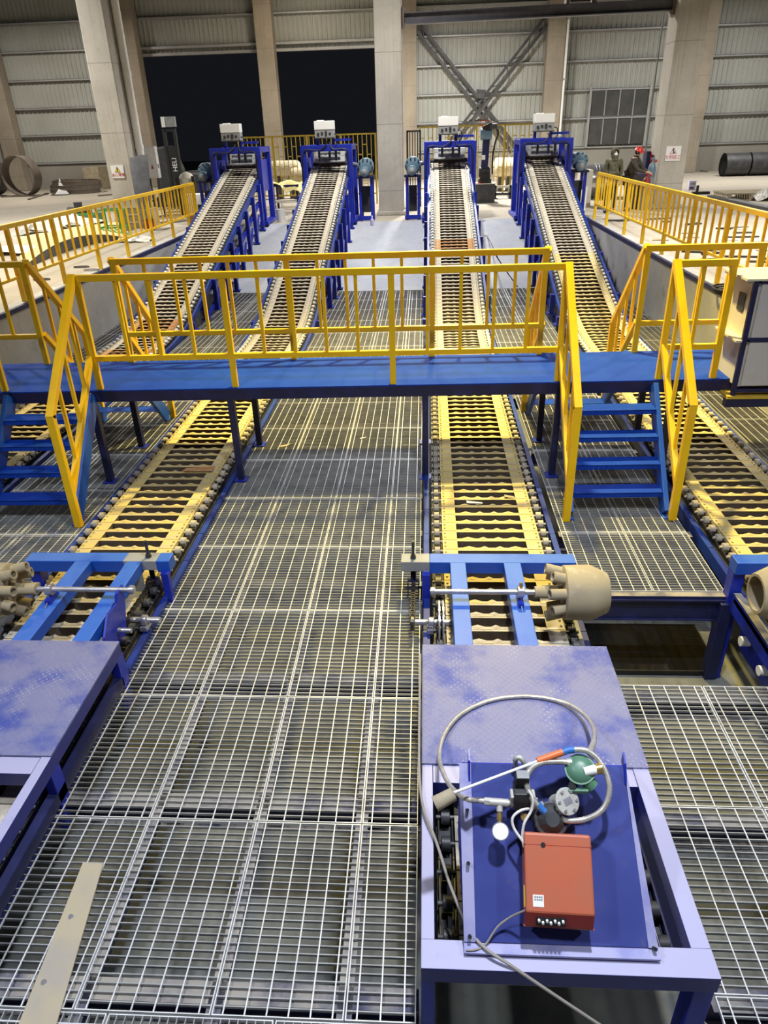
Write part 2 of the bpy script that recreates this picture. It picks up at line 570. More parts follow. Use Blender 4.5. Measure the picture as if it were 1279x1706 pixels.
def cladding(x0, x1, z0, z1):
    mb = MB()
    p = 0.24
    x = x0
    prof = []
    while x < x1:
        prof += [(x, 0.0), (x + 0.05, 0.0), (x + 0.075, 0.045), (x + 0.215, 0.045)]
        x += p
    prof.append((x, 0.0))
    n = len(prof)
    vs = [(px, WY + py, z0) for px, py in prof] + [(px, WY + py, z1) for px, py in prof]
    fs = [(i, i + 1, n + i + 1, n + i) for i in range(n - 1)]
    return mb.add(vs, fs)


OX0, OX1, OZ = -14.85, -2.5, 7.25
wall_left_back = struct('wall_back', cladding(-32, OX0, 2.42, 13), 'cladding')
struct('wall_back.001', cladding(OX0, OX1, OZ, 13), 'cladding')
struct('wall_back.002', cladding(OX1, 32, 2.42, 13), 'cladding')
b = MB()
b.bx(-32, OX0, WY - 0.1, WY + 0.15, H, 2.42)
b.bx(OX1, 32, WY - 0.1, WY + 0.15, H, 2.42)
struct('baseboard_back', b, 'dado')
PZ = [2.47, 3.82, 5.1, 6.38, 7.66, 8.9, 10.2, 11.5]
k = 0
for z in PZ:
    b = MB()
    segs = [(-32, 32)] if z > OZ else [(-32, OX0), (OX1, 32)]
    for x0, x1 in segs:
        b.bx(x0, x1, WY - 0.2, WY - 0.01, z - 0.01, z + 0.005)
        b.bx(x0, x1, WY - 0.2, WY - 0.19, z - 0.08, z + 0.005)
        b.bx(x0, x1, WY - 0.03, WY - 0.01, z - 0.14, z)
    k += 1
    struct('trim_%d' % (k + 2), b, 'purlin')
b = MB()
b.bx(OX0, OX1, WY - 0.2, WY + 0.1, OZ - 0.02, OZ + 0.1)
b.bx(OX0, OX1, WY - 0.22, WY - 0.1, OZ + 0.28, OZ + 0.36)
struct('door_1', b, 'purlin')
# ground outside the open gateway
struct('ground', MB().bx(-40, 30, 60, 90, H - 0.3, H - 0.05), 'dark')
# back row of columns and front row of crane columns
for i, x in enumerate((-22.45, -15.0, -8.02, -0.86, 6.45, 13.7, 20.9)):
    struct('pillar', MB().bx(x - 0.44, x + 0.44, WY - 0.95, WY - 0.2, H, 13), 'pillar_brown', bev=0.03)
for x, wd in ((-18.2, 0.78), (-9.6, 0.76), (-1.07, 0.78), (7.45, 0.82), (16.0, 0.8)):
    struct('crane_pillar', MB().bx(x - wd / 2, x + wd / 2, 24.3, 25.3, H, 13).bx(x - wd / 2 - 0.06, x + wd / 2 + 0.06, 24.24, 25.36, H, H + 0.12), 'pillar', bev=0.025)
# window right of the gateway
b = MB()
wx0, wx1, wz0, wz1 = 8.55, 11.45, 2.56, 5.1
win = MB().bx(wx0, wx1, WY - 0.16, WY - 0.13, wz0, wz1)
wo = struct('window_1', win, 'glass_dark')
b = MB()
for i in range(1, 4):
    x = wx0 + (wx1 - wx0) * i / 4
    b.bx(x - 0.03, x + 0.03, WY - 0.19, WY - 0.15, wz0, wz1)
b.bx(wx0, wx1, WY - 0.19, WY - 0.15, 3.78, 3.85)
struct('window_frame', b, 'gray', wo)
b = MB()
for x in (wx0 - 0.06, wx1 + 0.06):
    b.bx(x - 0.06, x + 0.06, WY - 0.25, WY - 0.1, 2.42, 5.2)
struct('window_jamb', b, 'purlin', wo)

# ------------------------------------------------------------------ steel in the hall: tie beam, braces, pipes
t = thing('tie_beam', 'long dark steel tie beam spanning between two concrete crane pillars', 'beam', (3, 24.9, 6.3))
p, q = V((-0.68, 24.9, 6.33)), V((7.04, 24.9, 6.40))
for nm, dz, wd, hh in (('flange', 0.13, 0.26, 0.03), ('flange', -0.13, 0.26, 0.03), ('web', 0, 0.03, 0.26)):
    o = MB().beam(p + V((0, 0, dz)), q + V((0, 0, dz)), wd, hh).build(nm, 'purple_blue', t)
MB().bx(-0.68, -0.6, 24.7, 25.1, 6.1, 6.6).bx(6.96, 7.04, 24.7, 25.1, 6.15, 6.65).build('end_plate', 'ring_steel', t)
b = MB()
for x in (-0.645, 7.0):
    for y in (24.78, 25.02):
        for z in (6.2, 6.5):
            b.cyl((x + 0.02, y, z), (x + 0.06, y, z), 0.025, 8)
b.build('bolt', 'ring_steel', t)


def lattice(name, label, p, q, dy):
    t = thing(name, label, 'brace', (p[0], WY - 0.5, p[1]))
    d = (V((q[0], 0, q[1])) - V((p[0], 0, p[1]))).normalized()
    nrm = V((-d.z, 0, d.x))
    for s, nm in ((-0.16, 'chord'), (0.16, 'chord')):
        a = V((p[0], WY - dy, p[1])) + nrm * s
        c = V((q[0], WY - dy, q[1])) + nrm * s
        MB().beam(a, c, 0.1, 0.13, nrm).build(nm, 'dark_steel', t)
    L = (V((q[0], 0, q[1])) - V((p[0], 0, p[1]))).length
    n = int(L / 0.75)
    bb = MB()
    for i in range(n):
        u = V((p[0], WY - dy, p[1])) + d * ((i + 0.2) * L / n) + nrm * (-0.16 if i % 2 else 0.16)
        v = V((p[0], WY - dy, p[1])) + d * ((i + 0.8) * L / n) + nrm * (0.16 if i % 2 else -0.16)
        bb.beam(u, v, 0.04, 0.05)
    bb.build('lacing', 'dark_steel', t)


lattice('wall_brace', 'dark lattice brace falling to the right across the back wall cladding', (-0.35, 8.0), (4.6, 2.6), 0.34)
lattice('wall_brace', 'dark lattice brace rising to the right across the back wall cladding', (1.3, 2.7), (5.95, 8.05), 0.52)
t = thing('gusset_plate', 'dark steel gusset where the two wall braces cross', 'plate', (2.85, WY - 0.64, 5.05))
MB().prism([(2.6, WY - 0.62, 4.85), (3.05, WY - 0.62, 4.8), (3.1, WY - 0.62, 5.2), (2.62, WY - 0.62, 5.25)], (0, -0.03, 0)).build('plate', 'dark_steel', t)
b = MB()
for x, z in ((2.7, 4.92), (2.98, 4.92), (2.7, 5.12), (2.98, 5.12)):
    b.cyl((x, WY - 0.65, z), (x, WY - 0.68, z), 0.03, 8)
b.build('bolt', 'dark_steel', t)
t = thing('downpipe', 'white plastic downpipe beside the left concrete crane pillar', 'pipe', (-9.0, 25.6, H))
MB().cyl((-9.09, 25.0, 2.1), (-9.09, 25.0, 13), 0.12, 16).build('pipe', 'white', t, smooth=True)
for z in (3.2, 5.2, 7.2):
    MB().cyl((-9.09, 25.0, z), (-9.09, 25.0, z + 0.12), 0.135, 16).build('collar', 'white', t, smooth=True)
t = thing('conduit', 'thin white conduit running up the right edge of a back column', 'pipe', (6.98, WY - 1.0, H))
MB().cyl((6.95, WY - 1.0, H), (6.95, WY - 1.0, 13), 0.06, 10).build('pipe', 'white', t, smooth=True)
for z in (3.0, 5.5, 8.0):
    MB().bx(6.85, 7.05, WY - 1.08, WY - 0.94, z, z + 0.05).build('clip', 'gray', t)
t = thing('conduit', 'thin grey cable conduit beside the right concrete crane pillar', 'pipe', (6.7, 26.5, H))
MB().cyl((7.2, 26.5, H), (7.25, 26.5, 13), 0.025, 8).build('pipe', 'gray', t, smooth=True)
t = thing('hoist_bracket', 'rusty crane bracket on top of the tie beam beside the back column', 'bracket', (4.35, 25.0, 6.5))
MB().bx(4.0, 4.1, 24.8, 25.2, 6.5, 7.2).bx(4.75, 4.85, 24.8, 25.2, 6.5, 7.2).bx(4.0, 4.85, 24.75, 25.25, 7.1, 7.2).build('frame', 'ring_steel', t)
MB().cyl((4.15, 25, 6.75), (4.7, 25, 6.75), 0.18, 16).build('drum', 'ring_steel', t, smooth=True)


# ------------------------------------------------------------------ signs on the pillars
def sign(x, z, Y, w, h, label, body, symbol):
    t = thing('safety_sign', label, 'sign', (x, Y, z))
    MB().bx(x - w / 2, x + w / 2, Y - 0.02, Y, z - h / 2, z + h / 2).build('board', 'sign_white', t)
    rot = Matrix.Translation((x, Y - 0.022, z - h * 0.26)) @ Matrix.Rotation(math.pi / 2, 4, 'X')
    text_mesh(body, h * 0.30, 'lettering', 'sign_red', rot, t)
    c = z + h * 0.17
    r = h * 0.3

    def tri(rr, y):
        return [(x + rr * math.sin(a), y, c - 0.15 * h + rr * math.cos(a) + 0.1 * h) for a in (0, -2.0944, 2.0944)]
    if symbol == 'warn':
        MB().prism(tri(r, Y - 0.022), (0, -0.003, 0)).build('triangle_border', 'black', t)
        MB().prism(tri(r * 0.8, Y - 0.026), (0, -0.003, 0)).build('triangle', 'sign_yellow', t)
        MB().bx(x - 0.012, x + 0.012, Y - 0.033, Y - 0.029, c - 0.07 * h, c + 0.12 * h).bx(x - 0.012, x + 0.012, Y - 0.033, Y - 0.029, c - 0.14 * h, c - 0.1 * h).build('mark', 'black', t)
    else:
        MB().prism(tri(r, Y - 0.022), (0, -0.003, 0)).build('triangle_border', 'sign_red', t)
        MB().prism(tri(r * 0.78, Y - 0.026), (0, -0.003, 0)).build('triangle', 'sign_white', t)
        bb = MB()
        bb.prism([(x - 0.09 * h, Y - 0.03, c - 0.14 * h), (x + 0.13 * h, Y - 0.03, c - 0.14 * h), (x + 0.06 * h, Y - 0.03, c - 0.02 * h)], (0, -0.003, 0))
        bb.beam((x - 0.05 * h, Y - 0.031, c + 0.1 * h), (x + 0.02 * h, Y - 0.031, c - 0.06 * h), 0.03, 0.003, (0, 1, 0))
        bb.sphere((x - 0.03 * h, Y - 0.031, c + 0.13 * h), 0.02, 8, 6)
        bb.build('pictogram', 'black', t)


sign(-9.65, 2.59, 24.3, 0.40, 0.36, 'white sign with yellow warning triangle on the left concrete pillar', '当心落物', 'warn')
sign(7.43, 2.645, 24.3, 0.44, 0.40, 'white sign with red triangle and lettering on the right concrete pillar', '文明施工', 'work')

# ------------------------------------------------------------------ floor gratings
GT = 0.02


def grating_meshes(wx, ly, along_x=True, pitch=0.04, rod=0.1):
    bars = MB(); rods = MB(); fr = MB()
    if along_x:
        n = int(round(ly / pitch))
        for i in range(1, n):
            y = ly * i / n
            bars.bx(0.004, wx - 0.004, y - 0.0028, y + 0.0028, -0.0175, -0.001)
        n = max(2, int(round(wx / rod)))
        for i in range(n):
            x = wx * (i + 0.5) / n
            rods.bx(x - 0.0032, x + 0.0032, 0.004, ly - 0.004, -0.0075, 0.0)
    else:
        n = int(round(wx / pitch))
        for i in range(1, n):
            x = wx * i / n
            bars.bx(x - 0.0025, x + 0.0025, 0.004, ly - 0.004, -GT, -0.001)
        n = max(2, int(round(ly / rod)))
        for i in range(n):
            y = ly * (i + 0.5) / n
            rods.bx(0.004, wx - 0.004, y - 0.0032, y + 0.0032, -0.0075, 0.0)
    e = 0.005
    fr.bx(0, wx, 0, e, -GT, 0.0005).bx(0, wx, ly - e, ly, -GT, 0.0005).bx(0, e, e, ly - e, -GT, 0.0005).bx(wx - e, wx, e, ly - e, -GT, 0.0005)
    return bars, rods, fr


proto = {}


def panel(x, y, wx, ly, label, group, along_x=True):
    key = (round(wx, 3), round(ly, 3), along_x)
    if key not in proto:
        t = thing('floor_grating', label, 'floor grating', (0, 0, 0), group)
        a, c, d = grating_meshes(wx, ly, along_x)
        a.build('bearing_bars', 'galv_bar', t); c.build('cross_rods', 'galv', t); d.build('edge_band', 'galv', t)
        proto[key] = t
    else:
        t = copy_tree(proto[key])
    t.location = (x, y, 0)
    tag(t, label, 'floor grating', group)


ROWY = [1.695 + 1.02 * i for i in range(17)]
COLX = [(-2.185, 0.585), (-1.592, 0.625), (-0.96, 0.595), (-0.358, 0.315)]
CN = ['left column', 'second column', 'third column', 'narrow right column']
for r in range(16):
    for c, (x, wx) in enumerate(COLX):
        ly = 1.012
        panel(x, ROWY[r], wx, ly, 'galvanized grating panel of the wide central aisle, %s row from camera, %s' % (ORD[r], CN[c]), 'grating panels of the central aisle')
for c, (x, wx) in enumerate(((-2.185, 0.75), (-1.425, 0.75), (-0.665, 0.6))):
    panel(x, 0.93, wx, 0.755, 'fine grating with bars turned lengthwise, %s piece at bottom edge' % ['left', 'middle', 'right'][c], 'lengthwise gratings at the bottom edge', False)
for r in range(13):
    for c, (x, wx) in enumerate(((1.31, 0.60), (1.92, 0.58))):
        panel(x, 5.06 + 1.0 * r, wx, 0.992, 'grating panel of the aisle under the right stairs, %s row from camera, %s column' % (ORD[r], ['left', 'right'][c]), 'grating panels of the right aisle')
for r in range(3):
    for c, (x, wx) in enumerate(((1.30, 0.62), (1.93, 0.58), (2.52, 0.60))):
        panel(x, 2.885 - 1.02 * r, wx, 1.012, 'grating panel right of the burner frame, %s row below the open pit, %s column' % (ORD[r], ORD[c]), 'grating panels right of the burner frame')
for r in range(13):
    for c, (x, wx) in enumerate(((-4.68, 0.60), (-4.07, 0.60))):
        panel(x, 5.0 + 1.0 * r, wx, 0.992, 'grating panel of the aisle under the left stairs, %s row from camera, %s column' % (ORD[r], ['left', 'right'][c]), 'grating panels of the left aisle')
for r in range(11):
    panel(3.93, 7.06 + 1.0 * r, 0.64, 0.992, 'grating panel along the right pit wall, %s row from the white cabinet' % ORD[r], 'grating panels along the right pit wall')
for r in range(8):
    panel(-6.55, 10.1 + 1.0 * r, 0.6, 0.992, 'grating panel along the left pit wall, %s row from the walkway' % ORD[r], 'grating panels along the left pit wall')


def ibeam(x0, x1, y, label):
    t = thing('support_beam', label, 'beam', (x0, y, -0.15), 'steel beams under the gratings')
    MB().bx(x0, x1, y - 0.05, y + 0.05, -0.031, -0.0205).bx(x0, x1, y - 0.05, y + 0.05, -0.19, -0.181).build('flange', 'bearer_top', t)
    MB().bx(x0, x1, y - 0.004, y + 0.004, -0.181, -0.031).build('web', 'navy_dark', t)


for i, y in enumerate((1.80, 2.86, 3.94, 5.16, 6.06, 6.86, 8.92, 10.9, 12.95, 15.0, 17.0)):
    ibeam(-2.2, -0.03, y, 'blue steel beam crossing under the central aisle gratings, %s from camera' % ORD[i])
for i, y in enumerate((1.85, 2.80, 3.80)):
    ibeam(1.28, 3.1, y, 'blue steel beam under gratings right of the burner frame, %s from camera' % ORD[i])
for i, y in enumerate((6.05, 8.05, 10.05, 12.05)):
    ibeam(1.29, 2.55, y, 'blue steel beam under the right stair aisle gratings, %s from the open pit' % ORD[i])
    ibeam(-4.7, -3.44, y - 0.05, 'blue steel beam under the left stair aisle gratings, %s from camera' % ORD[i])
t = thing('pit_edge_frame', 'dark blue beam and post framing the open pit below the right gratings', 'frame', (2.45, 5.0, PB))
MB().bx(1.27, 2.55, 4.97, 5.055, -0.05, -0.033).bx(1.27, 2.55, 5.0, 5.012, -0.24, -0.05).bx(1.27, 2.55, 4.98, 5.06, -0.25, -0.24).build('beam', 'navy_dark', t)
MB().bx(1.27, 2.56, 4.99, 5.055, -0.033, -0.006).build('kerb', 'bearer_top', t)
MB().bx(2.44, 2.54, 4.93, 5.03, PB, -0.05).build('post', 'navy_dark', t, 0.006)
for i, (x, y0, y1) in enumerate(((-1.58, 0.9, 17.9), (-0.96, 0.9, 17.9), (-0.365, 0.9, 17.9))):
    t = thing('grating_bearer', 'thin lengthwise bearer under the %s seam of the central aisle gratings' % ['left', 'middle', 'right'][i], 'beam', (x, y0, -0.1), 'lengthwise bearers under the aisle')
    MB().bx(x - 0.035, x + 0.035, y0, y1, -0.031, -0.0205).build('flange', 'bearer_top', t)
    MB().bx(x - 0.004, x + 0.004, y0, y1, -0.13, -0.031).build('web', 'navy_dark', t)
t = thing('sump_tray', 'black water filled sump tray on the floor of the open pit', 'tray', (1.9, 5.4, PB))
MB().bx(1.31, 2.58, 4.99, 5.65, PB + 0.005, PB + 0.05).build('water', 'sump', t)
MB().bx(1.30, 1.31, 4.98, 5.66, PB, PB + 0.055).bx(2.58, 2.59, 4.98, 5.66, PB, PB + 0.055).bx(1.31, 2.58, 4.98, 4.99, PB, PB + 0.055).bx(1.31, 2.58, 5.65, 5.66, PB, PB + 0.055).build('rim', 'black', t)

# ------------------------------------------------------------------ the four casting conveyors
YB0, YB1, SL = 12.6, 15.0, 0.268


def zc(y):
    if y < YB0:
        return 0.10
    if y < YB1:
        t = (y - YB0) / (YB1 - YB0)
        return 0.10 + SL * (YB1 - YB0) * t * t * 0.5
    return 0.10 + SL * (YB1 - YB0) * 0.5 + SL * (y - YB1)


def slope(y):
    return math.atan2(zc(y + 0.01) - zc(y - 0.01), 0.02)


def ramp_z(y):
    return 0.0 if y < RY0 else min(H, (y - RY0) / (RY1 - RY0) * H)


KY = 0.168 / 0.15


def mold_mesh():
    b = MB(lambda p: V((p.x, p.y * KY, p.z)))
    hw = 0.45
    for s in (-1, 1):
        xa, xb = (0.315, hw) if s > 0 else (-hw, -0.315)
        b.bx(xa, xb, -0.071, 0.071, -0.07, 0.0)
        for y in (-0.03, 0.03):
            b.cyl((s * 0.425, y, 0.0), (s * 0.425, y, 0.012), 0.010, 7)
    b.bx(-0.315, 0.315, 0.052, 0.071, -0.10, 0.0)
    b.add([(-0.315, -0.071, -0.004), (0.315, -0.071, -0.004), (0.315, -0.036, -0.010), (-0.315, -0.036, -0.010), (-0.315, -0.012, -0.10), (0.315, -0.012, -0.10),
           (-0.315, -0.071, -0.10), (0.315, -0.071, -0.10), (0.315, 0.052, -0.10), (-0.315, 0.052, -0.10)],
          [(0, 1, 2, 3), (3, 2, 5, 4), (0, 6, 7, 1), (4, 5, 8, 9)])
    for x, q in ((-0.21, 0.07), (-0.07, 0.045), (0.07, 0.045), (0.21, 0.07)):
        b.add([(x - q, -0.04, -0.010), (x, -0.03, 0.004), (x + q, -0.04, -0.010), (x, -0.062, -0.002), (x + q * 0.6, -0.02, -0.07), (x - q * 0.6, -0.02, -0.07)],
              [(0, 1, 3), (1, 2, 3), (0, 5, 4, 2, 1)])
    return b


def roller_mesh():
    b = MB()
    for s in (-1, 1):
        b.lathe((s * 0.475, 0, -0.02), (s * 0.525, 0, -0.02), [(0, 0.034), (0.04, 0.039), (0.96, 0.039), (1, 0.034)], 14)
    b.cyl((-0.55, 0, -0.02), (0.55, 0, -0.02), 0.012, 8)
    return b


mold_me = mold_mesh().build('mold', 'cast')


def cavity_shade(me):
    # shade inside the cavity, painted on its faces as dark brown
    me.materials.append(M['cavity_shade'])
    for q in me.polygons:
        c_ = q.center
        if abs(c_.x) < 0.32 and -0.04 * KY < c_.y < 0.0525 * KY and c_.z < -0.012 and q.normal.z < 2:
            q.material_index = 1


cavity_shade(mold_me.data)
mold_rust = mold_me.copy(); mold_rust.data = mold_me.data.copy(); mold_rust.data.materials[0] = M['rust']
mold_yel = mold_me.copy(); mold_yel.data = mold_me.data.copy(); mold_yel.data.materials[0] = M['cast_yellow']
roll_me = roller_mesh().build('roller', 'roller', smooth=True)
roll_dark = roll_me.copy(); roll_dark.data = roll_me.data.copy(); roll_dark.data.materials[0] = M['dark_steel']  # darker copy for the rollers near the tail
roll_dust = roll_me.copy(); roll_dust.data = roll_me.data.copy(); roll_dust.data.materials[0] = M['cast']


def place(o, x, y, z, a, parent):
    c = o.copy()
    COL.objects.link(c)
    c.parent = parent
    c.location = V((x, y, z)) - ORG[parent]
    c.rotation_euler = (a, 0, 0)
    return c


def sweep(b, off_x, w, h, dz, y0, y1, cx, step=0.6):
    y = y0
    while y < y1 - 1e-6:
        e = min(y + step, y1)
        b.beam((cx(y) + off_x, y, zc(y) + dz), (cx(e) + off_x, e, zc(e) + dz), w, h, ext=0.004)
        y = e


PITCH = 0.168


def conveyor(xa, xb, y0, vis0, rusty, label, ydust):
    def cx(y):
        return xa + (xb - xa) * max(0, min(1, (y - 6) / 16.5))
    t = thing('casting_conveyor', label, 'conveyor', (cx(22), 22, H), 'inclined casting conveyors')
    y = y0
    stations = []
    while y < 23.25:
        stations.append((y, zc(y), slope(y)))
        y += PITCH * math.cos(slope(y))
    vis = [s for s in stations if s[0] > vis0]
    near = vis[:100]
    rest = [s for s in stations if s not in near]
    for i, (y, z, a) in enumerate(near):
        rb = any(r0 <= y <= r1 for r0, r1 in rusty)
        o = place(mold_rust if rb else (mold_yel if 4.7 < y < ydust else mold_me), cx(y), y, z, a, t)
        if rb:
            o['label'] = 'rusty orange mold'
        place(roll_dark if y < 4.9 else (roll_dust if y < 10 else roll_me), cx(y), y + 0.084, z, a, t)
    def isrust(s):
        return any(r0 <= s[0] <= r1 for r0, r1 in rusty)
    batches = [(mold_me, 'mold', [s for s in rest if not isrust(s) and not (4.7 < s[0] < ydust)], 0.0, ''),
               (mold_yel, 'mold', [s for s in rest if not isrust(s) and 4.7 < s[0] < ydust], 0.0, 'yellow dusted molds'),
               (mold_rust, 'mold', [s for s in rest if isrust(s)], 0.0, 'rusty orange molds on the incline'),
               (roll_me, 'roller', [s for s in rest if s[0] >= 4.9], 0.084, ''),
               (roll_dark, 'roller', [s for s in rest if s[0] < 4.9], 0.084, 'dark rollers at the tail')]
    for src, nm, lst, dy, lab in batches:
        if not lst:
            continue
        b = MB(); mi = []
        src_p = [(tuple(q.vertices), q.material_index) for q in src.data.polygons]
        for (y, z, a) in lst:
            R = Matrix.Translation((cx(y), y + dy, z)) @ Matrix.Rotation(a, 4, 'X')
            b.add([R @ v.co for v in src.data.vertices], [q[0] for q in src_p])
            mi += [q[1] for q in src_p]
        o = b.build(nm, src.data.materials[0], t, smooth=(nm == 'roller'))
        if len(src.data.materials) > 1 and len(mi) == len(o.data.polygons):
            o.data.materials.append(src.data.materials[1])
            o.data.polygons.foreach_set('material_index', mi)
        o['kind'] = 'stuff'
        if lab:
            o['label'] = lab
    for s in (-1, 1):
        b = MB()
        sweep(b, s * 0.462, 0.008, 0.05, -0.055, y0, 23.2, cx, 0.5)
        sweep(b, s * 0.538, 0.008, 0.05, -0.055, y0, 23.2, cx, 0.5)
        b.build('chain_strip', 'chain', t)
        b = MB()
        sweep(b, s * 0.60, 0.05, 0.12, -0.12, y0, 23.4, cx, 0.5)
        b.build('side_beam', 'navy_shaded', t)
        b = MB()
        sweep(b, s * 0.60, 0.05, 0.09, -0.62, 15.2, 22.6, cx, 0.5)
        b.build('return_rail', 'navy', t)
        b = MB()
        sweep(b, s * 0.5, 0.09, 0.03, -0.72, 14.6, 22.6, cx, 0.5)
        b.build('return_chain', 'chain', t)
        b = MB()
        sweep(b, s * 0.50, 0.10, 0.02, -0.095, y0, 23.2, cx, 0.5)
        b.build('roller_track', 'dark', t)
        for i in range(9):
            y = 14.3 + i * 0.98
            z1 = zc(y) - 0.10
            z0 = ramp_z(y)
            b = MB()
            x = cx(y) + s * 0.66
            b.bx(x - 0.045, x + 0.045, y - 0.06, y + 0.06, z0, z1)
            b.bx(x - 0.09, x + 0.09, y - 0.1, y + 0.1, z0, z0 + 0.02)
            if z1 - z0 > 0.5:
                b.beam((x, y + 0.05, z0 + 0.15), (x, y + 0.55, z0 + 0.15 + min(0.55, (z1 - z0) * 0.55)), 0.05, 0.06)
            b.build('support_leg', 'navy', t)
    # cross members under the incline
    b = MB()
    for i in range(9):
        y = 14.3 + i * 0.98
        if zc(y) - ramp_z(y) > 0.4:
            b.bx(cx(y) - 0.62, cx(y) + 0.62, y - 0.04, y + 0.04, zc(y) - 0.3, zc(y) - 0.22)
    b.build('cross_member', 'navy', t)
    # portal at the discharge head
    X = xb
    for yy in (22.5, 23.85):
        for s in (-1, 1):
            MB().bx(X + s * 0.655 - 0.08, X + s * 0.655 + 0.08, yy - 0.075, yy + 0.075, H, 3.03).build('portal_post', 'navy', t, 0.006)
        MB().bx(X - 0.73, X + 0.73, yy - 0.075, yy + 0.075, 3.02, 3.18).build('portal_beam', 'navy', t, 0.006)
    for s in (-1, 1):
        MB().bx(X + s * 0.665 - 0.06, X + s * 0.665 + 0.06, 22.58, 23.77, 3.035, 3.165).build('portal_beam', 'navy', t, 0.006)
        MB().bx(X + s * 0.665 - 0.13, X + s * 0.665 + 0.13, 22.35, 24.0, H, H + 0.1).build('portal_foot', 'navy', t, 0.006)
        MB().bx(X + s * 0.64 - 0.015, X + s * 0.64 + 0.015, 22.9, 23.7, 2.0, 2.85).build('bearing_plate', 'navy', t)
    # head drum carrying the molds over the top
    b = MB()
    b.cyl((X - 0.55, 23.5, 2.66), (X + 0.55, 23.5, 2.66), 0.06, 12)
    b.cyl((X - 0.46, 23.5, 2.66), (X + 0.46, 23.5, 2.66), 0.20, 24)
    b.build('head_drum', 'chain', t, smooth=True)
    b = MB()
    for k in range(7):
        a = math.radians(-66 + k * 26.5)
        R = Matrix.Translation((X, 23.5, 2.66)) @ Matrix.Rotation(-a, 4, 'X') @ Matrix.Translation((0, 0, 0.36)) @ Matrix.Rotation(0, 4, 'X')
        b.add([R @ v.co for v in mold_me.data.vertices], [tuple(p.vertices) for p in mold_me.data.polygons])
    b.build('head_molds', 'galv_bar', t)
    b = MB()
    b.tube([(X - 0.70, 22.40, 1.9), (X - 0.66, 22.40, 2.9), (X - 0.55, 22.40, 3.08), (X - 0.2, 22.40, 3.06), (X + 0.02, 22.40, 3.2), (X + 0.02, 22.45, 3.3)], 0.016, 6)
    b.tube([(X + 0.62, 22.40, 2.3), (X + 0.62, 22.40, 2.95), (X + 0.5, 22.40, 3.08), (X + 0.2, 22.40, 3.08), (X + 0.1, 22.45, 3.26)], 0.016, 6)
    b.build('cable', 'black', t, smooth=True)
    for dx in (-0.22, 0.08, 0.26):
        b = MB()
        b.bx(X + dx - 0.03, X + dx + 0.03, 22.55, 22.62, 2.86, 3.03)
        b.cyl((X + dx, 22.58, 2.78), (X + dx, 22.58, 2.88), 0.02, 8)
        b.build('spray_nozzle', 'navy_dark', t)
    return t


CV = [(-5.32, -5.42, 6.6, 6.6, ((11.6, 12.6), (13.6, 14.3)), 'leftmost casting conveyor climbing beside the left pit wall'),
      (-2.80, -2.80, 1.95, 3.6, (), 'second casting conveyor from left, climbing left of the central pillar'),
      (0.61, 0.70, 1.95, 3.6, ((17.0, 17.9),), 'third casting conveyor from left, its tail under the burner frame'),
      (3.20, 3.37, 2.2, 4.9, (), 'rightmost casting conveyor climbing beside the right pit wall')]
for i, (xa, xb, y0, v0, ru, lab) in enumerate(CV):
    conveyor(xa, xb, y0, v0, ru, lab, (12.2, 10.8, 10.3, 17.0)[i])
for o in (mold_me, mold_rust, mold_yel, roll_me, roll_dark, roll_dust):
    bpy.data.objects.remove(o)


# ------------------------------------------------------------------ on and beside the portals
def control_box(X, name):
    t = thing('control_box', 'grey control box with white top on portal of %s' % name, 'control box', (X, 22.6, 3.18), 'control boxes on the portals')
    for dx in (-0.22, 0.22):
        MB().bx(X + dx - 0.04, X + dx + 0.04, 22.56, 22.64, 3.18, 3.36).build('leg', 'navy', t)
    MB().bx(X - 0.27, X + 0.27, 22.42, 22.74, 3.36, 3.56).build('body', 'gray', t, 0.008)
    MB().bx(X - 0.28, X + 0.28, 22.40, 22.76, 3.34, 3.36).build('base_plate', 'dark', t)
    MB().bx(X - 0.275, X + 0.275, 22.41, 22.75, 3.56, 3.78).bx(X - 0.2, X - 0.02, 22.45, 22.7, 3.78, 3.8).build('cover', 'white', t, 0.012)
    b = MB()
    for i in range(4):
        b.bx(X - 0.2 + i * 0.11, X - 0.14 + i * 0.11, 22.405, 22.42, 3.42 + 0.03 * (i % 2), 3.49 + 0.02 * (i % 3))
    b.build('switch', 'dark', t)
    MB().tube([(X + 0.26, 22.5, 3.45), (X + 0.36, 22.45, 3.42), (X + 0.38, 22.45, 3.26), (X + 0.3, 22.42, 3.17)], 0.014, 6).build('cable', 'black', t, smooth=True)
    MB().bx(X + 0.26, X + 0.72, 22.6, 22.68, 3.27, 3.33).build('bracket', 'navy', t)


NAMES = ['leftmost conveyor', 'conveyor left of the central pillar', 'conveyor right of the central pillar', 'rightmost conveyor']
for i in range(4):
    control_box(CV[i][1] + (-0.06, -0.02, -0.06, -0.1)[i], NAMES[i])


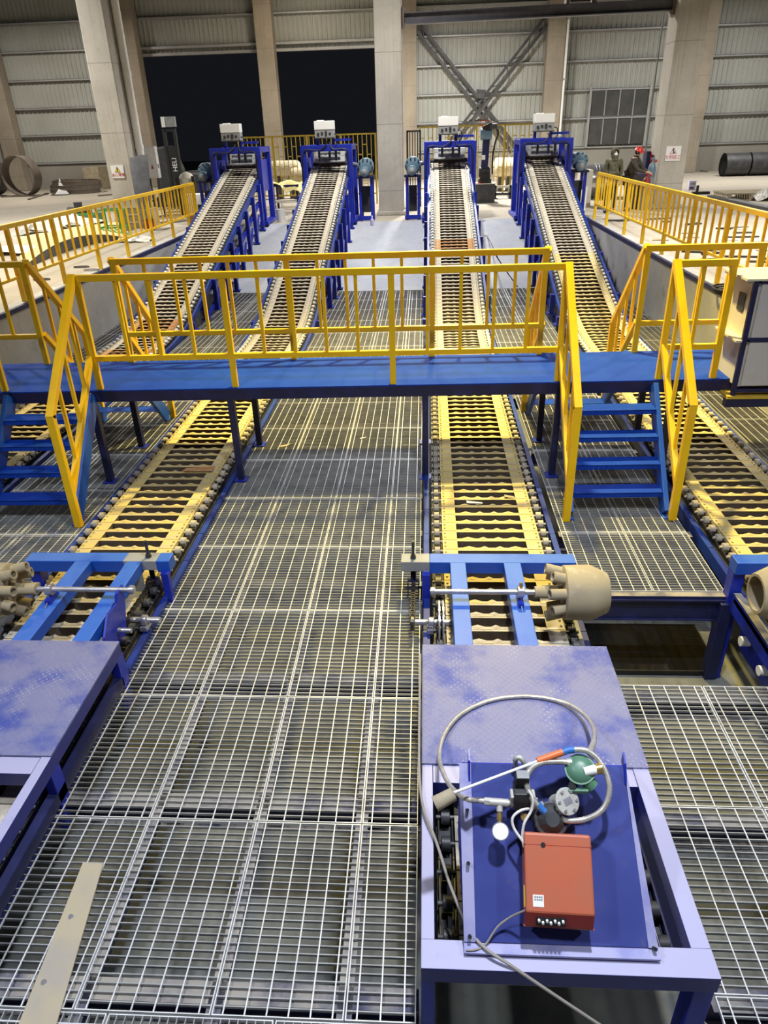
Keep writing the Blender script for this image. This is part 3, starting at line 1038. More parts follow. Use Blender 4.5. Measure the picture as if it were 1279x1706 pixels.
def gear_motor(X, s, name):
    """s: side on which it stands, -1 left of the portal"""
    x = X + s * 1.06
    t = thing('gear_motor', 'blue grey gear motor driving the %s' % name, 'motor', (x, 23.1, H), 'conveyor drive motors')
    zz = 2.58
    b = MB().lathe((x, 22.95, zz), (x, 23.35, zz), [(0, 0.2), (0.06, 0.235), (0.94, 0.235), (1, 0.2)], 20)
    b.build('gearbox', 'motor', t, smooth=True)
    b = MB()
    for k in range(10):
        a = 2 * math.pi * k / 10
        b.cyl((x + 0.2 * math.cos(a), 22.92, zz + 0.2 * math.sin(a)), (x + 0.2 * math.cos(a), 22.96, zz + 0.2 * math.sin(a)), 0.02, 8)
    b.build('bolt', 'dark', t)
    b = MB().lathe((x - 0.02, 22.62, zz - 0.12), (x - 0.02, 22.95, zz - 0.12), [(0, 0.1), (0.05, 0.135), (0.3, 0.14), (0.3, 0.125), (1, 0.125)], 18)
    b.build('motor_housing', 'motor', t, smooth=True)
    MB().lathe((x - 0.02, 22.6, zz - 0.12), (x - 0.02, 22.63, zz - 0.12), [(0, 0.05), (1, 0.1)], 16).build('fan_cover', 'gray', t, smooth=True)
    MB().cyl((x, 23.15, zz), (X + s * 0.62, 23.5, zz + 0.06), 0.06, 10).build('drive_shaft', 'steel', t, smooth=True)
    for dx in (-0.17, 0.17):
        for y in (22.85, 23.35):
            MB().bx(x + dx - 0.04, x + dx + 0.04, y - 0.04, y + 0.04, H, 2.3).build('stand_leg', 'navy', t)
    MB().bx(x - 0.25, x + 0.25, 22.75, 23.45, 2.28, 2.34).build('stand_top', 'navy_dark', t, 0.005)
    MB().bx(x - 0.24, x + 0.24, 22.78, 22.84, H + 0.02, H + 0.14).build('stand_rail', 'navy', t)
    MB().bx(x - 0.12, x + 0.12, 22.95, 23.3, 1.35, 2.05).build('oil_tank', 'dark', t, 0.01)


for i, s in ((0, -1), (1, 1), (2, -1), (3, 1)):
    gear_motor(CV[i][1], s, NAMES[i])

# ------------------------------------------------------------------ walkway crossing the conveyors
def WT(p):
    return V((p.x, p.y + 0.025 * p.x, p.z))


DZ, WY0, WY1 = 1.1, 7.27, 8.37
t = thing('walkway_platform', 'blue tread plate walkway crossing over all four conveyors', 'walkway', (0, 7.8, 0))
MB(WT).bx(-6.5, 3.75, WY0, WY1, DZ - 0.012, DZ).build('deck', 'deck', t)
for y in (WY0 + 0.03, WY1 - 0.03):
    MB(WT).bx(-6.5, 3.75, y - 0.03, y + 0.03, DZ - 0.13, DZ - 0.013).build('long_beam', 'navy_dark', t)
for i in range(9):
    x = -6.3 + i * 1.24
    MB(WT).bx(x - 0.03, x + 0.03, WY0 + 0.06, WY1 - 0.06, DZ - 0.11, DZ - 0.013).build('cross_beam', 'navy_dark', t)
for x in (-3.62, -2.1, 0.0, 1.42, 2.62):
    for y in (WY0 + 0.04, WY1 - 0.04):
        MB(WT).bx(x - 0.035, x + 0.035, y - 0.035, y + 0.035, 0.0, DZ - 0.13).build('leg', 'navy_dark', t)
        MB(WT).bx(x - 0.07, x + 0.07, y - 0.07, y + 0.07, 0.001, 0.012).build('foot_plate', 'navy', t)
for x in (-6.2,):
    for y in (WY0 + 0.04, WY1 - 0.04):
        MB(WT).bx(x - 0.035, x + 0.035, y - 0.035, y + 0.035, PB, DZ - 0.13).build('leg', 'navy_dark', t)


def railing(name, label, y, xs, end_caps=True, nb=None, group='walkway railings'):
    """level railing along the walkway: posts at xs"""
    t = thing(name, label, 'railing', (xs[0], y, DZ), group)
    zt = 2.29
    x0, x1 = xs[0], xs[-1]
    MB(WT).bx(x0 - 0.03, x1 + 0.03, y - 0.03, y + 0.03, zt - 0.065, zt).build('top_rail', 'yellow', t, 0.004)
    for i, x in enumerate(xs):
        MB(WT).bx(x - 0.031, x + 0.031, y - 0.025, y + 0.025, DZ, zt - 0.065).build('post', 'yellow', t, 0.004)
    for i in range(len(xs) - 1):
        a, c = xs[i] + 0.027, xs[i + 1] - 0.027
        MB(WT).bx(a, c, y - 0.025, y + 0.025, 1.41, 1.465).build('bottom_rail', 'yellow', t, 0.003)
        n = max(1, int(round((c - a) / 0.33)) - 1)
        for k in range(n):
            x = a + (c - a) * (k + 1) / (n + 1)
            MB(WT).bx(x - 0.017, x + 0.017, y - 0.015, y + 0.015, 1.465, zt - 0.065).build('baluster', 'yellow', t)
    return t


NY, FY = WY0 + 0.04, WY1 - 0.04
railing('guard_railing', 'yellow railing on the near edge of the blue walkway between both stairs', NY, [-3.50, -2.03, -0.34, 1.39])
railing('guard_railing', 'yellow railing on the far edge of the blue walkway between both stairs', FY, [-3.53, -1.56, 0.08, 1.34])
railing('guard_railing', 'short yellow railing on the near walkway edge beside the white cabinet', NY, [2.44, 3.0])
railing('guard_railing', 'yellow railing on the far walkway edge behind the white cabinet', FY, [2.45, 3.7])
railing('guard_railing', 'yellow railing on the near walkway edge left of the left stairs', NY, [-6.4, -5.5, -4.55])
railing('guard_railing', 'yellow railing on the far walkway edge left of the left stairs', FY, [-6.4, -5.5, -4.57])


def stairs(label, x0, x1, near):
    ye = NY - 0.02 if near else FY + 0.02
    s = -1 if near else 1
    yf = ye + s * 0.96
    t = thing('staircase', label, 'stairs', ((x0 + x1) / 2, yf, 0), 'walkway staircases')
    for x in (x0 + 0.03, x1 - 0.03):
        MB(WT).beam((x, yf, 0.03), (x, ye + s * 0.03, DZ - 0.06), 0.05, 0.17).build('stringer', 'blue', t, 0.004)
        MB(WT).bx(x - 0.03, x + 0.03, yf - 0.08, yf + 0.08, 0.001, 0.012).build('foot_plate', 'blue', t)
    for i in range(4):
        z = 0.22 * (i + 1)
        yc = ye + s * (0.96 - 0.96 * (z / DZ)) - s * 0.0
        yy = yc + s * 0.02
        o = MB(WT).bx(x0 + 0.055, x1 - 0.055, yy - 0.105, yy + 0.105, z - 0.006, z).bx(x0 + 0.055, x1 - 0.055, yy + s * 0.1 - 0.005, yy + s * 0.1 + 0.005, z - 0.045, z)
        o.build('tread', 'deck', t)
    for x in (x0 - 0.02, x1 + 0.02):
        yn = ye + s * 1.04
        top0 = V((x, ye + s * 0.0, 2.27)); top1 = V((x, yn, 1.19))
        MB(WT).beam(top0, top1, 0.072, 0.065, ext=0.02).build('handrail', 'yellow', t, 0.004)
        MB(WT).bx(x - 0.036, x + 0.036, yn - 0.032, yn + 0.032, 0.0, 1.2).build('newel_post', 'yellow', t, 0.004)
        lo0 = V((x, ye, 1.46)); lo1 = V((x, yn - s * 0.02, 0.36))
        MB(WT).beam(lo0, lo1, 0.058, 0.058).build('lower_rail', 'yellow', t, 0.003)
        for k in (1, 2, 3):
            u = k / 4
            a = top0.lerp(top1, u); c = lo0.lerp(lo1, u)
            MB(WT).bx(x - 0.016, x + 0.016, a.y - 0.015, a.y + 0.015, c.z, a.z - 0.02).build('baluster', 'yellow', t)
    return t


stairs('near right blue stairs with yellow handrails beside the rightmost conveyor', 1.42, 2.42, True)
stairs('near left blue stairs with yellow handrails at the left edge', -4.52, -3.55, True)
stairs('far right stairs descending behind the blue walkway towards the rightmost conveyor', 1.38, 2.42, False)
stairs('far left stairs descending behind the blue walkway towards the leftmost conveyor', -4.52, -3.57, False)

# white cabinet at the right end of the walkway
t = thing('electrical_cabinet', 'pale grey electrical cabinet with dark frame at the right walkway end', 'cabinet', (3.5, 7.5, 1.0))
X0, X1, Y0, Y1, Z0, Z1 = 3.15, 4.1, 7.17, 7.72, 0.98, 2.12
MB().bx(X0 + 0.02, X1 - 0.02, Y0 + 0.02, Y1, Z0 + 0.09, Z1 - 0.02).build('body', 'offwhite', t)
for za, zb in ((Z0 + 0.1, 1.53), (1.57, Z1 - 0.03)):
    MB().bx(X0 + 0.06, X1 - 0.05, Y0 - 0.002, Y0 + 0.02, za, zb).build('door', 'cabinet', t, 0.006)
for x in (X0, X1):
    MB().bx(x - 0.02, x + 0.025, Y0 - 0.012, Y0 + 0.022, Z0, Z1).build('frame_post', 'navy_dark', t)
for z in (1.55, Z1 - 0.012, Z0 + 0.05):
    MB().bx(X0, X1, Y0 - 0.01, Y0 + 0.02, z - 0.018, z + 0.018).build('frame_rail', 'navy_dark', t)
for z in (1.53, Z1 - 0.02):
    MB().bx(X0 - 0.08, X0 + 0.05, Y0 - 0.01, Y1 + 0.02, z, z + 0.02).build('side_flange', 'offwhite', t)
MB().bx(X0 - 0.1, X1 + 0.1, Y0 - 0.03, Y1 + 0.05, Z1, Z1 + 0.02).build('top_panel', 'offwhite', t)
MB().bx(X0 + 0.012, X0 + 0.02, Y0 + 0.2, Y0 + 0.36, 1.78, 1.95).build('nameplate', 'dark', t)
MB().bx(X0 - 0.06, X1 + 0.1, Y0 - 0.03, Y1 + 0.05, Z0 - 0.03, Z0).build('base_plate', 'yellow_faded', t)
t = thing('cabinet_stand', 'dark steel stand carrying the pale cabinet beside the walkway', 'stand', (3.5, 7.4, 0))
MB().bx(X0 - 0.06, X1 + 0.1, Y0 - 0.02, Y0 + 0.06, Z0 - 0.12, Z0 - 0.031).bx(X0 - 0.06, X1 + 0.1, Y1 - 0.04, Y1 + 0.04, Z0 - 0.12, Z0 - 0.031).build('beam', 'navy_dark', t)
for x in (X1 + 0.05,):
    for y in (Y0 + 0.02, Y1):
        MB().bx(x - 0.03, x + 0.03, y - 0.03, y + 0.03, 0.0, Z0 - 0.12).build('leg', 'navy_dark', t)

# ------------------------------------------------------------------ hall level railings along the pit


def hall_rail(label, x, ys, side):
    t = thing('guard_railing', label, 'railing', (x, ys[0], H), 'railings along the pit edges')
    zt = 2.33
    for i in range(len(ys) - 1):
        MB().bx(x - 0.037, x + 0.037, ys[i] + 0.004, ys[i + 1] - 0.004, zt - 0.07, zt).build('top_rail', 'yellow', t, 0.004)
        MB().bx(x - 0.022, x + 0.022, ys[i] + 0.03, ys[i + 1] - 0.03, 1.49, 1.535).build('bottom_rail', 'yellow', t, 0.003)
        n = 4
        for k in range(n):
            y = ys[i] + (ys[i + 1] - ys[i]) * (k + 1) / (n + 1)
            MB().bx(x - 0.018, x + 0.018, y - 0.016, y + 0.016, 1.535, zt - 0.07).build('baluster', 'yellow', t)
    for y in ys:
        MB().bx(x - 0.034, x + 0.034, y - 0.034, y + 0.034, H, zt - 0.07).build('post', 'yellow', t, 0.004)
    return t


hall_rail('long yellow railing along the left pit edge', -6.72, [7.2, 8.75, 10.3, 11.88, 13.43, 15.07, 16.66, 18.36, 19.95, 21.4, 22.3], 1)
hall_rail('long yellow railing along the right pit edge', 4.77, [7.4, 9.0, 10.6, 12.3, 13.9, 15.4, 16.9, 18.5, 20.4, 21.9], -1)


# ------------------------------------------------------------------ pouring frames over the conveyor tails
def pouring_frame(label, T, hood, over=(-0.2, 0.035)):
    t = thing('pouring_machine', label, 'machine', (0, 0, 0), 'pouring machines over the conveyor tails')

    def B():
        return MB(T)
    xl, xr = -0.02, 1.22
    B().bx(xl, xr, 2.83, 3.87, 0.35, 0.362).build('tread_plate', 'plate', t)
    for a, c in ((xl, xl + 0.06), (xr - 0.085, xr)):
        B().bx(a, c, 1.86, 3.87, 0.25, 0.35).build('side_beam', 'blue_dusty', t, 0.004)
        B().bx(a, c, 1.9, 3.8, 0.09, 0.10).bx(a, c, 1.9, 3.8, 0.02, 0.03).bx(a if a < 0.5 else c - 0.01, a + 0.01 if a < 0.5 else c, 1.9, 3.8, 0.03, 0.09).build('lower_channel', 'navy_dark', t)
        for y in (1.80, 2.83, 3.83):
            B().bx(a, c, y - 0.05, y + 0.05, PB if y < 1.9 else -0.2, 0.25).build('leg', 'navy', t, 0.004)
    for y0, y1 in ((2.71, 2.83), (3.8, 3.868)):
        B().bx(xl + 0.061, xr - 0.086, y0, y1, 0.25, 0.349).build('cross_beam', 'blue_dusty', t, 0.004)
    B().bx(xl, xr, 1.735, 1.86, 0.25, 0.352).build('front_beam', 'blue_dusty', t, 0.004)
    # beams over the chain towards the drum
    if over[0] > 0:
        B().bx(-0.03, over[0], 4.925, 5.065, 0.25, 0.36).build('rear_beam', 'blue', t, 0.005)
        B().bx(0.21, 0.31, 4.86, 4.92, -0.15, 0.355).build('post', 'gray', t, 0.004)
    B().bx(over[1], 1.216, 4.925, 5.065, 0.25, 0.36).build('rear_beam', 'blue', t, 0.005)
    B().bx(over[0], over[1], 4.925, 5.065, 0.27, 0.361).build('rear_beam', 'gray', t, 0.005)['label'] = 'grey overhanging beam end'
    for x0, x1 in ((0.2, 0.327), (0.632, 0.77)):
        B().bx(x0, x1, 3.87, 4.925, 0.26, 0.36).build('long_beam', 'blue', t, 0.005)
    B().bx(-0.026, 0.037, 4.87, 4.925, -0.3, 0.27).build('post', 'navy', t, 0.004)
    B().bx(1.12, 1.216, 4.95, 5.06, PB, 0.25).build('post', 'navy', t, 0.004)
    B().bx(1.10, 1.19, 3.87, 4.9, 0.0, 0.05).build('side_rail', 'gray', t, 0.004)
    # inner rail seen in the right hole
    B().bx(1.02, 1.075, 1.9, 2.7, 0.12, 0.13).bx(1.07, 1.078, 1.9, 2.7, 0.03, 0.13).build('inner_rail', 'blue_dusty', t)
    if hood:
        h = thing_part('hood', t)
        a0, a1 = V((0, 1.84, 0.378)), V((0, 2.40, 0.84))
        nrm = V((0, -(a1.z - a0.z), a1.y - a0.y)).normalized()
        MB(T).prism([(0.215, a0.y, a0.z), (0.945, a0.y, a0.z), (0.918, a1.y, a1.z), (0.212, a1.y, a1.z)], nrm * 0.008).build('front_sheet', 'sheet_blue', h)
        for x0, x1, x2, x3 in ((0.165, 0.215, 0.212, 0.158), (0.945, 0.985, 0.926, 0.918)):
            MB(T).prism([(x0, a0.y, a0.z), (x1, a0.y, a0.z), (x2, a1.y, a1.z), (x3, a1.y, a1.z)], nrm * 0.012).build('side_flange', 'lavender', h)
        MB(T).bx(0.165, 0.985, 1.79, 1.85, 0.366, 0.378).build('bottom_flange', 'lavender', h)
        for x, x2 in ((0.168, 0.162), (0.972, 0.915)):
            MB(T).prism([(x, 1.85, 0.36), (x2, 2.40, 0.36), (x2, 2.40, 0.835), (x, 1.855, 0.378)], (0.008, 0, 0)).build('side_wall', 'navy', h)
        MB(T).bx(0.168, 0.92, 2.40, 2.408, 0.36, 0.838).build('rear_wall', 'navy', h)
        for x in (0.2, 0.914):
            MB(T).prism([(x, 2.33, 0.80), (x, 2.43, 0.84), (x, 2.43, 0.90), (x, 2.38, 0.88)], (0.008, 0, 0)).build('lifting_ear', 'navy', h)
        for u in (0.03, 0.42, 0.72):
            for x in (0.19,):
                p = a0.lerp(a1, u) + nrm * 0.012 + V((x, 0, 0))
                MB(T).cyl(p, p + nrm * 0.03, 0.008, 8).build('hood_bolt', 'black', h)
        p = a0 + V((0.965, 0.0, 0.0)) + nrm * 0.012
        MB(T).cyl(p, p + nrm * 0.03, 0.008, 8).build('hood_bolt', 'black', h)
    if T is T4:
        # dust covered side beams running below the tail towards the camera
        for z, x in ((0.06, 1.16), (-0.30, 1.02)):
            B().bx(x - 0.03, x + 0.03, 3.0, 4.93, z, z + 0.012).build('beam_top', 'bearer_top', t)
            B().bx(x + 0.02, x + 0.03, 3.0, 4.93, z - 0.16, z).bx(x - 0.03, x - 0.02, 3.0, 4.93, z - 0.16, z).build('side_channel', 'navy', t)
        for y in (3.6, 3.95, 4.3, 4.65):
            B().cyl((1.12, y, -0.2), (1.19, y, -0.2), 0.04, 12).build('return_roller', 'roller', t, smooth=True)
    return t


def thing_part(name, parent):
    o = bpy.data.objects.new(name, None)
    o.empty_display_size = 0.05
    COL.objects.link(o)
    o.parent = parent
    ORG[o] = ORG[parent]
    return o


T3 = None


def T2(p):
    return V((-2.17 - p.x, p.y, p.z))


def T4(p):
    return V((3.70 - p.x, p.y, p.z))


pouring_frame('blue pouring frame carrying the red box and hoses at front right', T3, True)
pouring_frame('blue pouring frame with dusty tread plate at the left photo edge', T2, False, (0.08, 0.36))
pouring_frame('blue pouring frame partly seen at the right photo edge', T4, False)


def pouring_drum(label, T):
    """distributor drum with nozzles on its shaft"""
    t = thing('pouring_drum', label, 'distributor drum', (0, 0, 0), 'pouring drums above the conveyor tails')

    def B():
        return MB(T)
    Y, Z = 4.37, 0.455
    b = B().lathe((1.0, Y, Z), (1.32, Y, Z), [(0.0, 0.02), (0, 0.185), (0.03, 0.2), (0.62, 0.205), (0.98, 0.152), (1, 0.145), (1, 0.125), (0.6, 0.175), (0.1, 0.175), (0.1, 0.01)], 32, False)
    b.build('drum_shell', 'drum', t, smooth=True)
    for k in range(8):
        a = 2 * math.pi * (k + 0.35) / 8
        cy, cz = math.cos(a), math.sin(a)
        L = 0.15 if k % 2 else 0.12
        p = V((1.03, Y + 0.14 * cy, Z + 0.14 * cz)); q = V((1.03 - L, Y + 0.175 * cy, Z + 0.175 * cz))
        B().pipe(p, q, 0.04, 0.026, 16).build('nozzle', 'drum', t, smooth=True)
    B().lathe((0.80, Y, Z), (1.02, Y, Z), [(0, 0.028), (0, 0.045), (0.9, 0.05), (1, 0.07)], 16).build('hub', 'drum', t, smooth=True)
    B().cyl((0.035, Y, Z), (0.82, Y, Z), 0.02, 14).build('shaft', 'steel', t, smooth=True)
    for x in (0.70,):
        B().bx(x - 0.02, x + 0.02, Y - 0.075, Y + 0.075, 0.362, 0.40).build('bearing_base', 'navy', t)
        B().lathe((x - 0.028, Y, Z), (x + 0.028, Y, Z), [(0, 0.03), (0.1, 0.045), (0.9, 0.045), (1, 0.03)], 16).build('bearing_housing', 'steel', t, smooth=True)
        B().prism([(x, Y - 0.03, 0.40), (x, Y - 0.12, 0.364), (x, Y - 0.02, 0.364), (x, Y - 0.02, 0.44)], (0.008, 0, 0)).build('gusset', 'steel', t)
        B().cyl((x, Y - 0.0, 0.49), (x, Y + 0.01, 0.53), 0.012, 8).build('grease_nipple', 'brass', t)
    B().cyl((0.04, Y, Z), (0.07, Y, Z), 0.035, 12).build('shaft_collar', 'steel', t, smooth=True)
    return t


pouring_drum('khaki pouring drum with nozzles right of the blue beams, centre right', T3)
pouring_drum('khaki pouring drum with nozzles at the left photo edge', T2)
pouring_drum('khaki pouring drum showing its open end at the right photo edge', T4)


def tensioner(label, T, x):
    t = thing('chain_tensioner', label, 'chain tensioner', (0, 0, 0), 'chain tensioners at the rear beams')

    def B():
        return MB(T)
    y = 4.99
    B().cyl((x, y, 0.36), (x, y, 0.52), 0.013, 10).build('threaded_rod', 'dark', t, smooth=True)
    B().cyl((x, y, 0.361), (x, y, 0.38), 0.026, 6).cyl((x, y, 0.38), (x, y, 0.395), 0.022, 6).build('nut', 'dark', t)
    b = B()
    for i in range(9):
        b.lathe((x, y, 0.265 - i * 0.012), (x, y, 0.253 - i * 0.012), [(0, 0.014), (0.5, 0.024), (1, 0.014)], 10)
    b.build('screw_spring', 'navy_dark', t, smooth=True)
    B().bx(x - 0.05, x - 0.04, y - 0.06, y + 0.02, 0.03, 0.15).bx(x + 0.04, x + 0.05, y - 0.06, y + 0.02, 0.03, 0.15).bx(x - 0.05, x + 0.05, y - 0.03, y + 0.02, 0.145, 0.157).build('yoke', 'navy_dark', t)
    B().cyl((x - 0.075, y - 0.03, 0.09), (x + 0.075, y - 0.03, 0.09), 0.012, 8).build('pin', 'dark', t)
    B().cyl((x - 0.012, y - 0.03, 0.09), (x + 0.012, y - 0.03, 0.09), 0.045, 14).build('sprocket', 'chain', t)
    B().cyl((x - 0.012, 4.44, 0.11), (x + 0.012, 4.44, 0.11), 0.06, 16).build('sprocket', 'chain', t)
    for dz in (0.05, -0.045):
        b = B()
        n = 16
        for i in range(n):
            u = (i + 0.5) / n
            p = V((x, 4.96, 0.09 + dz * 0.9)).lerp(V((x, 4.44, 0.11 + dz * 1.2)), u)
            w = 0.016 if i % 2 else 0.010
            b.bx(p.x - w - 0.003, p.x - w + 0.001, p.y - 0.019, p.y + 0.019, p.z - 0.01, p.z + 0.01)
            b.bx(p.x + w - 0.001, p.x + w + 0.003, p.y - 0.019, p.y + 0.019, p.z - 0.01, p.z + 0.01)
            b.cyl((p.x - 0.016, p.y + 0.016, p.z), (p.x + 0.016, p.y + 0.016, p.z), 0.007, 8)
        b.build('roller_chain', 'chain', t)
    return t


tensioner('screw chain tensioner on the overhanging grey beam beside the central aisle', T3, -0.10)
tensioner('screw chain tensioner on the left pouring frame rear beam', T2, 0.16)


def tail_shaft(label, T, wheels=True):
    t = thing('tail_shaft', label, 'shaft', (0, 0, 0), 'tail shafts with chain wheels')

    def B():
        return MB(T)
    Y, Z = 4.44, 0.12
    B().cyl((-0.08, Y, Z), (0.285, Y, Z), 0.024, 14).build('shaft', 'steel', t, smooth=True)
    for x in (0.045, 0.25):
        B().lathe((x - 0.025, Y, Z), (x + 0.025, Y, Z), [(0, 0.03), (0.15, 0.042), (0.85, 0.042), (1, 0.03)], 16).build('bearing_housing', 'steel', t, smooth=True)
        B().bx(x - 0.03, x + 0.03, Y - 0.06, Y + 0.06, Z - 0.07, Z - 0.035).build('bearing_base', 'steel', t)
    for x in ((0.105, 0.135) if wheels else ()):
        b = B().lathe((x - 0.006, Y - 0.02, 0.1), (x + 0.006, Y - 0.02, 0.1), [(0, 0.03), (0, 0.20), (1, 0.20), (1, 0.03)], 30)
        b.build('chain_wheel', 'steel', t)
    return t


tail_shaft('steel tail shaft with edge-on chain wheels left of the drum', T3)
tail_shaft('steel tail shaft with blue bracket behind the left tread plate', T2, False)
t = thing('bearing_bracket', 'tall blue bearing bracket plate standing beside the left chain tensioner', 'bracket', T2(V((0.2, 4.2, 0.3))))
MB(T2).prism([(0.14, 3.92, 0.1), (0.14, 4.30, 0.1), (0.14, 4.38, 0.3), (0.14, 4.42, 0.47), (0.14, 4.30, 0.47), (0.14, 4.26, 0.40), (0.14, 4.1, 0.42), (0.14, 3.98, 0.3)], (0.02, 0, 0)).build('plate', 'navy', t, 0.003)
MB(T2).cyl((0.12, 4.15, 0.24), (0.02, 4.15, 0.24), 0.02, 10).build('pin', 'steel', t, smooth=True)
MB(T2).lathe((0.17, 4.12, 0.25), (0.24, 4.12, 0.25), [(0, 0.05), (0.5, 0.06), (1, 0.03)], 12).build('bearing_housing', 'dark', t, smooth=True)

# ------------------------------------------------------------------ gas train and red box on the hood
HA0, HA1 = V((0, 1.84, 0.386)), V((0, 2.40, 0.848))
HN = V((0, -(HA1.z - HA0.z), HA1.y - HA0.y)).normalized()
HU = (HA1 - HA0).normalized()


def hp(px, py, off):
    r = RM @ V((px - CX, py - CY, F))
    o = V((0, 0, CAMH))
    q = HA0 + HN * off
    return o + r * ((q - o).dot(HN) / r.dot(HN))


t = thing('control_box', 'red oxide burner control box with white label on the sloping hood', 'control box', hp(935, 1530, 0.0))
A = hp(876, 1521, 0.15); Bp = hp(992, 1528, 0.15); D = hp(873, 1386, 0.15)
ux = V((1, 0, -0.0)); ux = (Bp - A).normalized(); uy = (D - A); uy = (uy - ux * uy.dot(ux)); hh = uy.length; uy.normalize(); uz = ux.cross(uy)
W = (Bp - A).length
BM = Matrix.Translation(A) @ Matrix((ux, uy, uz)).transposed().to_4x4()


def BB():
    return MB(lambda p: BM @ p)


BB().bx(0, W, 0, hh, -0.10, 0).build('body', 'red', t, 0.01)
BB().prism([(0.002, 0.004, -0.002), (0.002, -0.052, -0.046), (0.002, -0.052, -0.10), (0.002, 0.004, -0.10)], (W - 0.004, 0, 0)).build('sloping_end', 'darkred', t, 0.002)
BB().bx(-0.004, W + 0.004, -0.056, -0.05, -0.10, -0.05).build('end_lip', 'red', t, 0.002)
BB().bx(-0.002, W + 0.002, hh * 0.845, hh * 0.85, -0.06, 0.001).build('lid_seam', 'darkred', t)
BB().cyl((W * 0.28, hh * 0.85, 0), (W * 0.28, hh * 0.85, 0.004), 0.010, 12).build('screw_hole', 'black', t)
BB().bx(0.03, 0.075, 0.025, 0.07, 0, 0.0015).build('label_sticker', 'white', t)
b = BB()
for r in range(2):
    for k in range(4):
        b.bx(0.036 + k * 0.009, 0.043 + k * 0.009, 0.048 + r * 0.010, 0.055 + r * 0.010, 0.0015, 0.002)
b.build('label_print', 'gray', t)
BB().prism([(0.045, -0.012, -0.0125), (0.165, -0.012, -0.0125), (0.165, -0.044, -0.0385), (0.045, -0.044, -0.0385)], (0, -0.002, 0.0035)).build('terminal_strip', 'black', t)
b = BB()
for k in range(7):
    q_ = V((0.055 + k * 0.0165, -0.022 - 0.008 * (k % 2), -0.0195 - 0.0065 * (k % 2)))
    b.cyl(q_, q_ + V((0, -0.008, 0.011)), 0.0055, 8)
b.build('terminal', 'white', t)
BB().bx(-0.003, 0.0, 0.02, 0.1, -0.05, -0.02).build('side_sticker', 'sign_yellow', t)
BB().bx(-0.004, 0.0, hh * 0.72, hh * 0.80, -0.06, -0.03).build('cable_entry', 'black', t)
b = BB()
for x in (0.04, W - 0.04):
    for y in (0.04, hh - 0.04):
        b.cyl((x, y, -0.15), (x, y, -0.10), 0.012, 8)
b.build('standoff', 'dark', t)

t = thing('gas_train', 'gas burner pipework with hoses, gauge and green regulator on the sloping hood', 'gas pipework', hp(900, 1330, 0.0))
# burner body behind the red box
c = hp(915, 1365, 0.06)
MB().cyl(c - HN * 0.055, c + HN * 0.05, 0.075, 18).build('burner_body', 'dark', t, 0.004)
MB().lathe(c + HN * 0.05, c + HN * 0.09, [(0, 0.06), (1, 0.03)], 14).build('burner_cap', 'dark', t)
# main line from the hose through the tee to the valve block
p0, p1, p2 = hp(795, 1333, 0.09), hp(832, 1338, 0.09), hp(868, 1338, 0.09)
MB().cyl(p0, p0.lerp(p1, 0.55), 0.013, 12).cyl(p0.lerp(p1, 0.3), p0.lerp(p1, 0.55), 0.018, 6).build('hose_fitting', 'zinc', t, smooth=True)
MB().cyl(p0.lerp(p1, 0.55), p1.lerp(p2, 0.4), 0.018, 14).cyl(p1, hp(832, 1352, 0.09), 0.014, 12).build('tee', 'zinc', t, smooth=True)
MB().cyl(p1.lerp(p2, 0.4), p2, 0.013, 12).build('nipple', 'zinc', t, smooth=True)
MB().cyl(hp(832, 1350, 0.09), hp(832, 1372, 0.09), 0.010, 10).cyl(hp(832, 1356, 0.09), hp(832, 1366, 0.09), 0.013, 6).build('gauge_cock', 'brass', t, smooth=True)
g = hp(833, 1385, 0.10)
MB().lathe(g - HN * 0.02, g + HN * 0.012, [(0, 0.03), (0.2, 0.038), (1, 0.038)], 24).build('pressure_gauge', 'steel', t, smooth=True)
MB().cyl(g + HN * 0.012, g + HN * 0.014, 0.034, 24).build('gauge_dial', 'white', t)
v = hp(868, 1325, 0.10)
MB().bx(v.x - 0.035, v.x + 0.035, v.y - 0.035, v.y + 0.045, v.z - 0.06, v.z + 0.045).build('solenoid_valve', 'dark', t, 0.005)
MB().bx(v.x - 0.03, v.x + 0.03, v.y - 0.0, v.y + 0.05, v.z + 0.045, v.z + 0.10).build('solenoid_coil', 'black', t, 0.004)
MB().bx(v.x - 0.025, v.x + 0.03, v.y + 0.0, v.y + 0.045, v.z + 0.10, v.z + 0.11).build('coil_plug', 'gray', t, 0.003)
for e0, e1 in ((-0.05, -0.035), (0.035, 0.06)):
    MB().bx(v.x + e0, v.x + e1, v.y - 0.03, v.y + 0.02, v.z - 0.05, v.z + 0.02).build('valve_flange', 'zinc', t, 0.004)
k0 = hp(872, 1361, 0.08)
MB().cyl(k0, k0 + HN * 0.035, 0.016, 14).build('valve_knob', 'brass', t, smooth=True)
MB().cyl(hp(884, 1346, 0.10), hp(905, 1340, 0.10), 0.014, 10).cyl(hp(893, 1344, 0.10), hp(893, 1330, 0.12), 0.008, 8).build('cable_gland', 'gray', t, smooth=True)
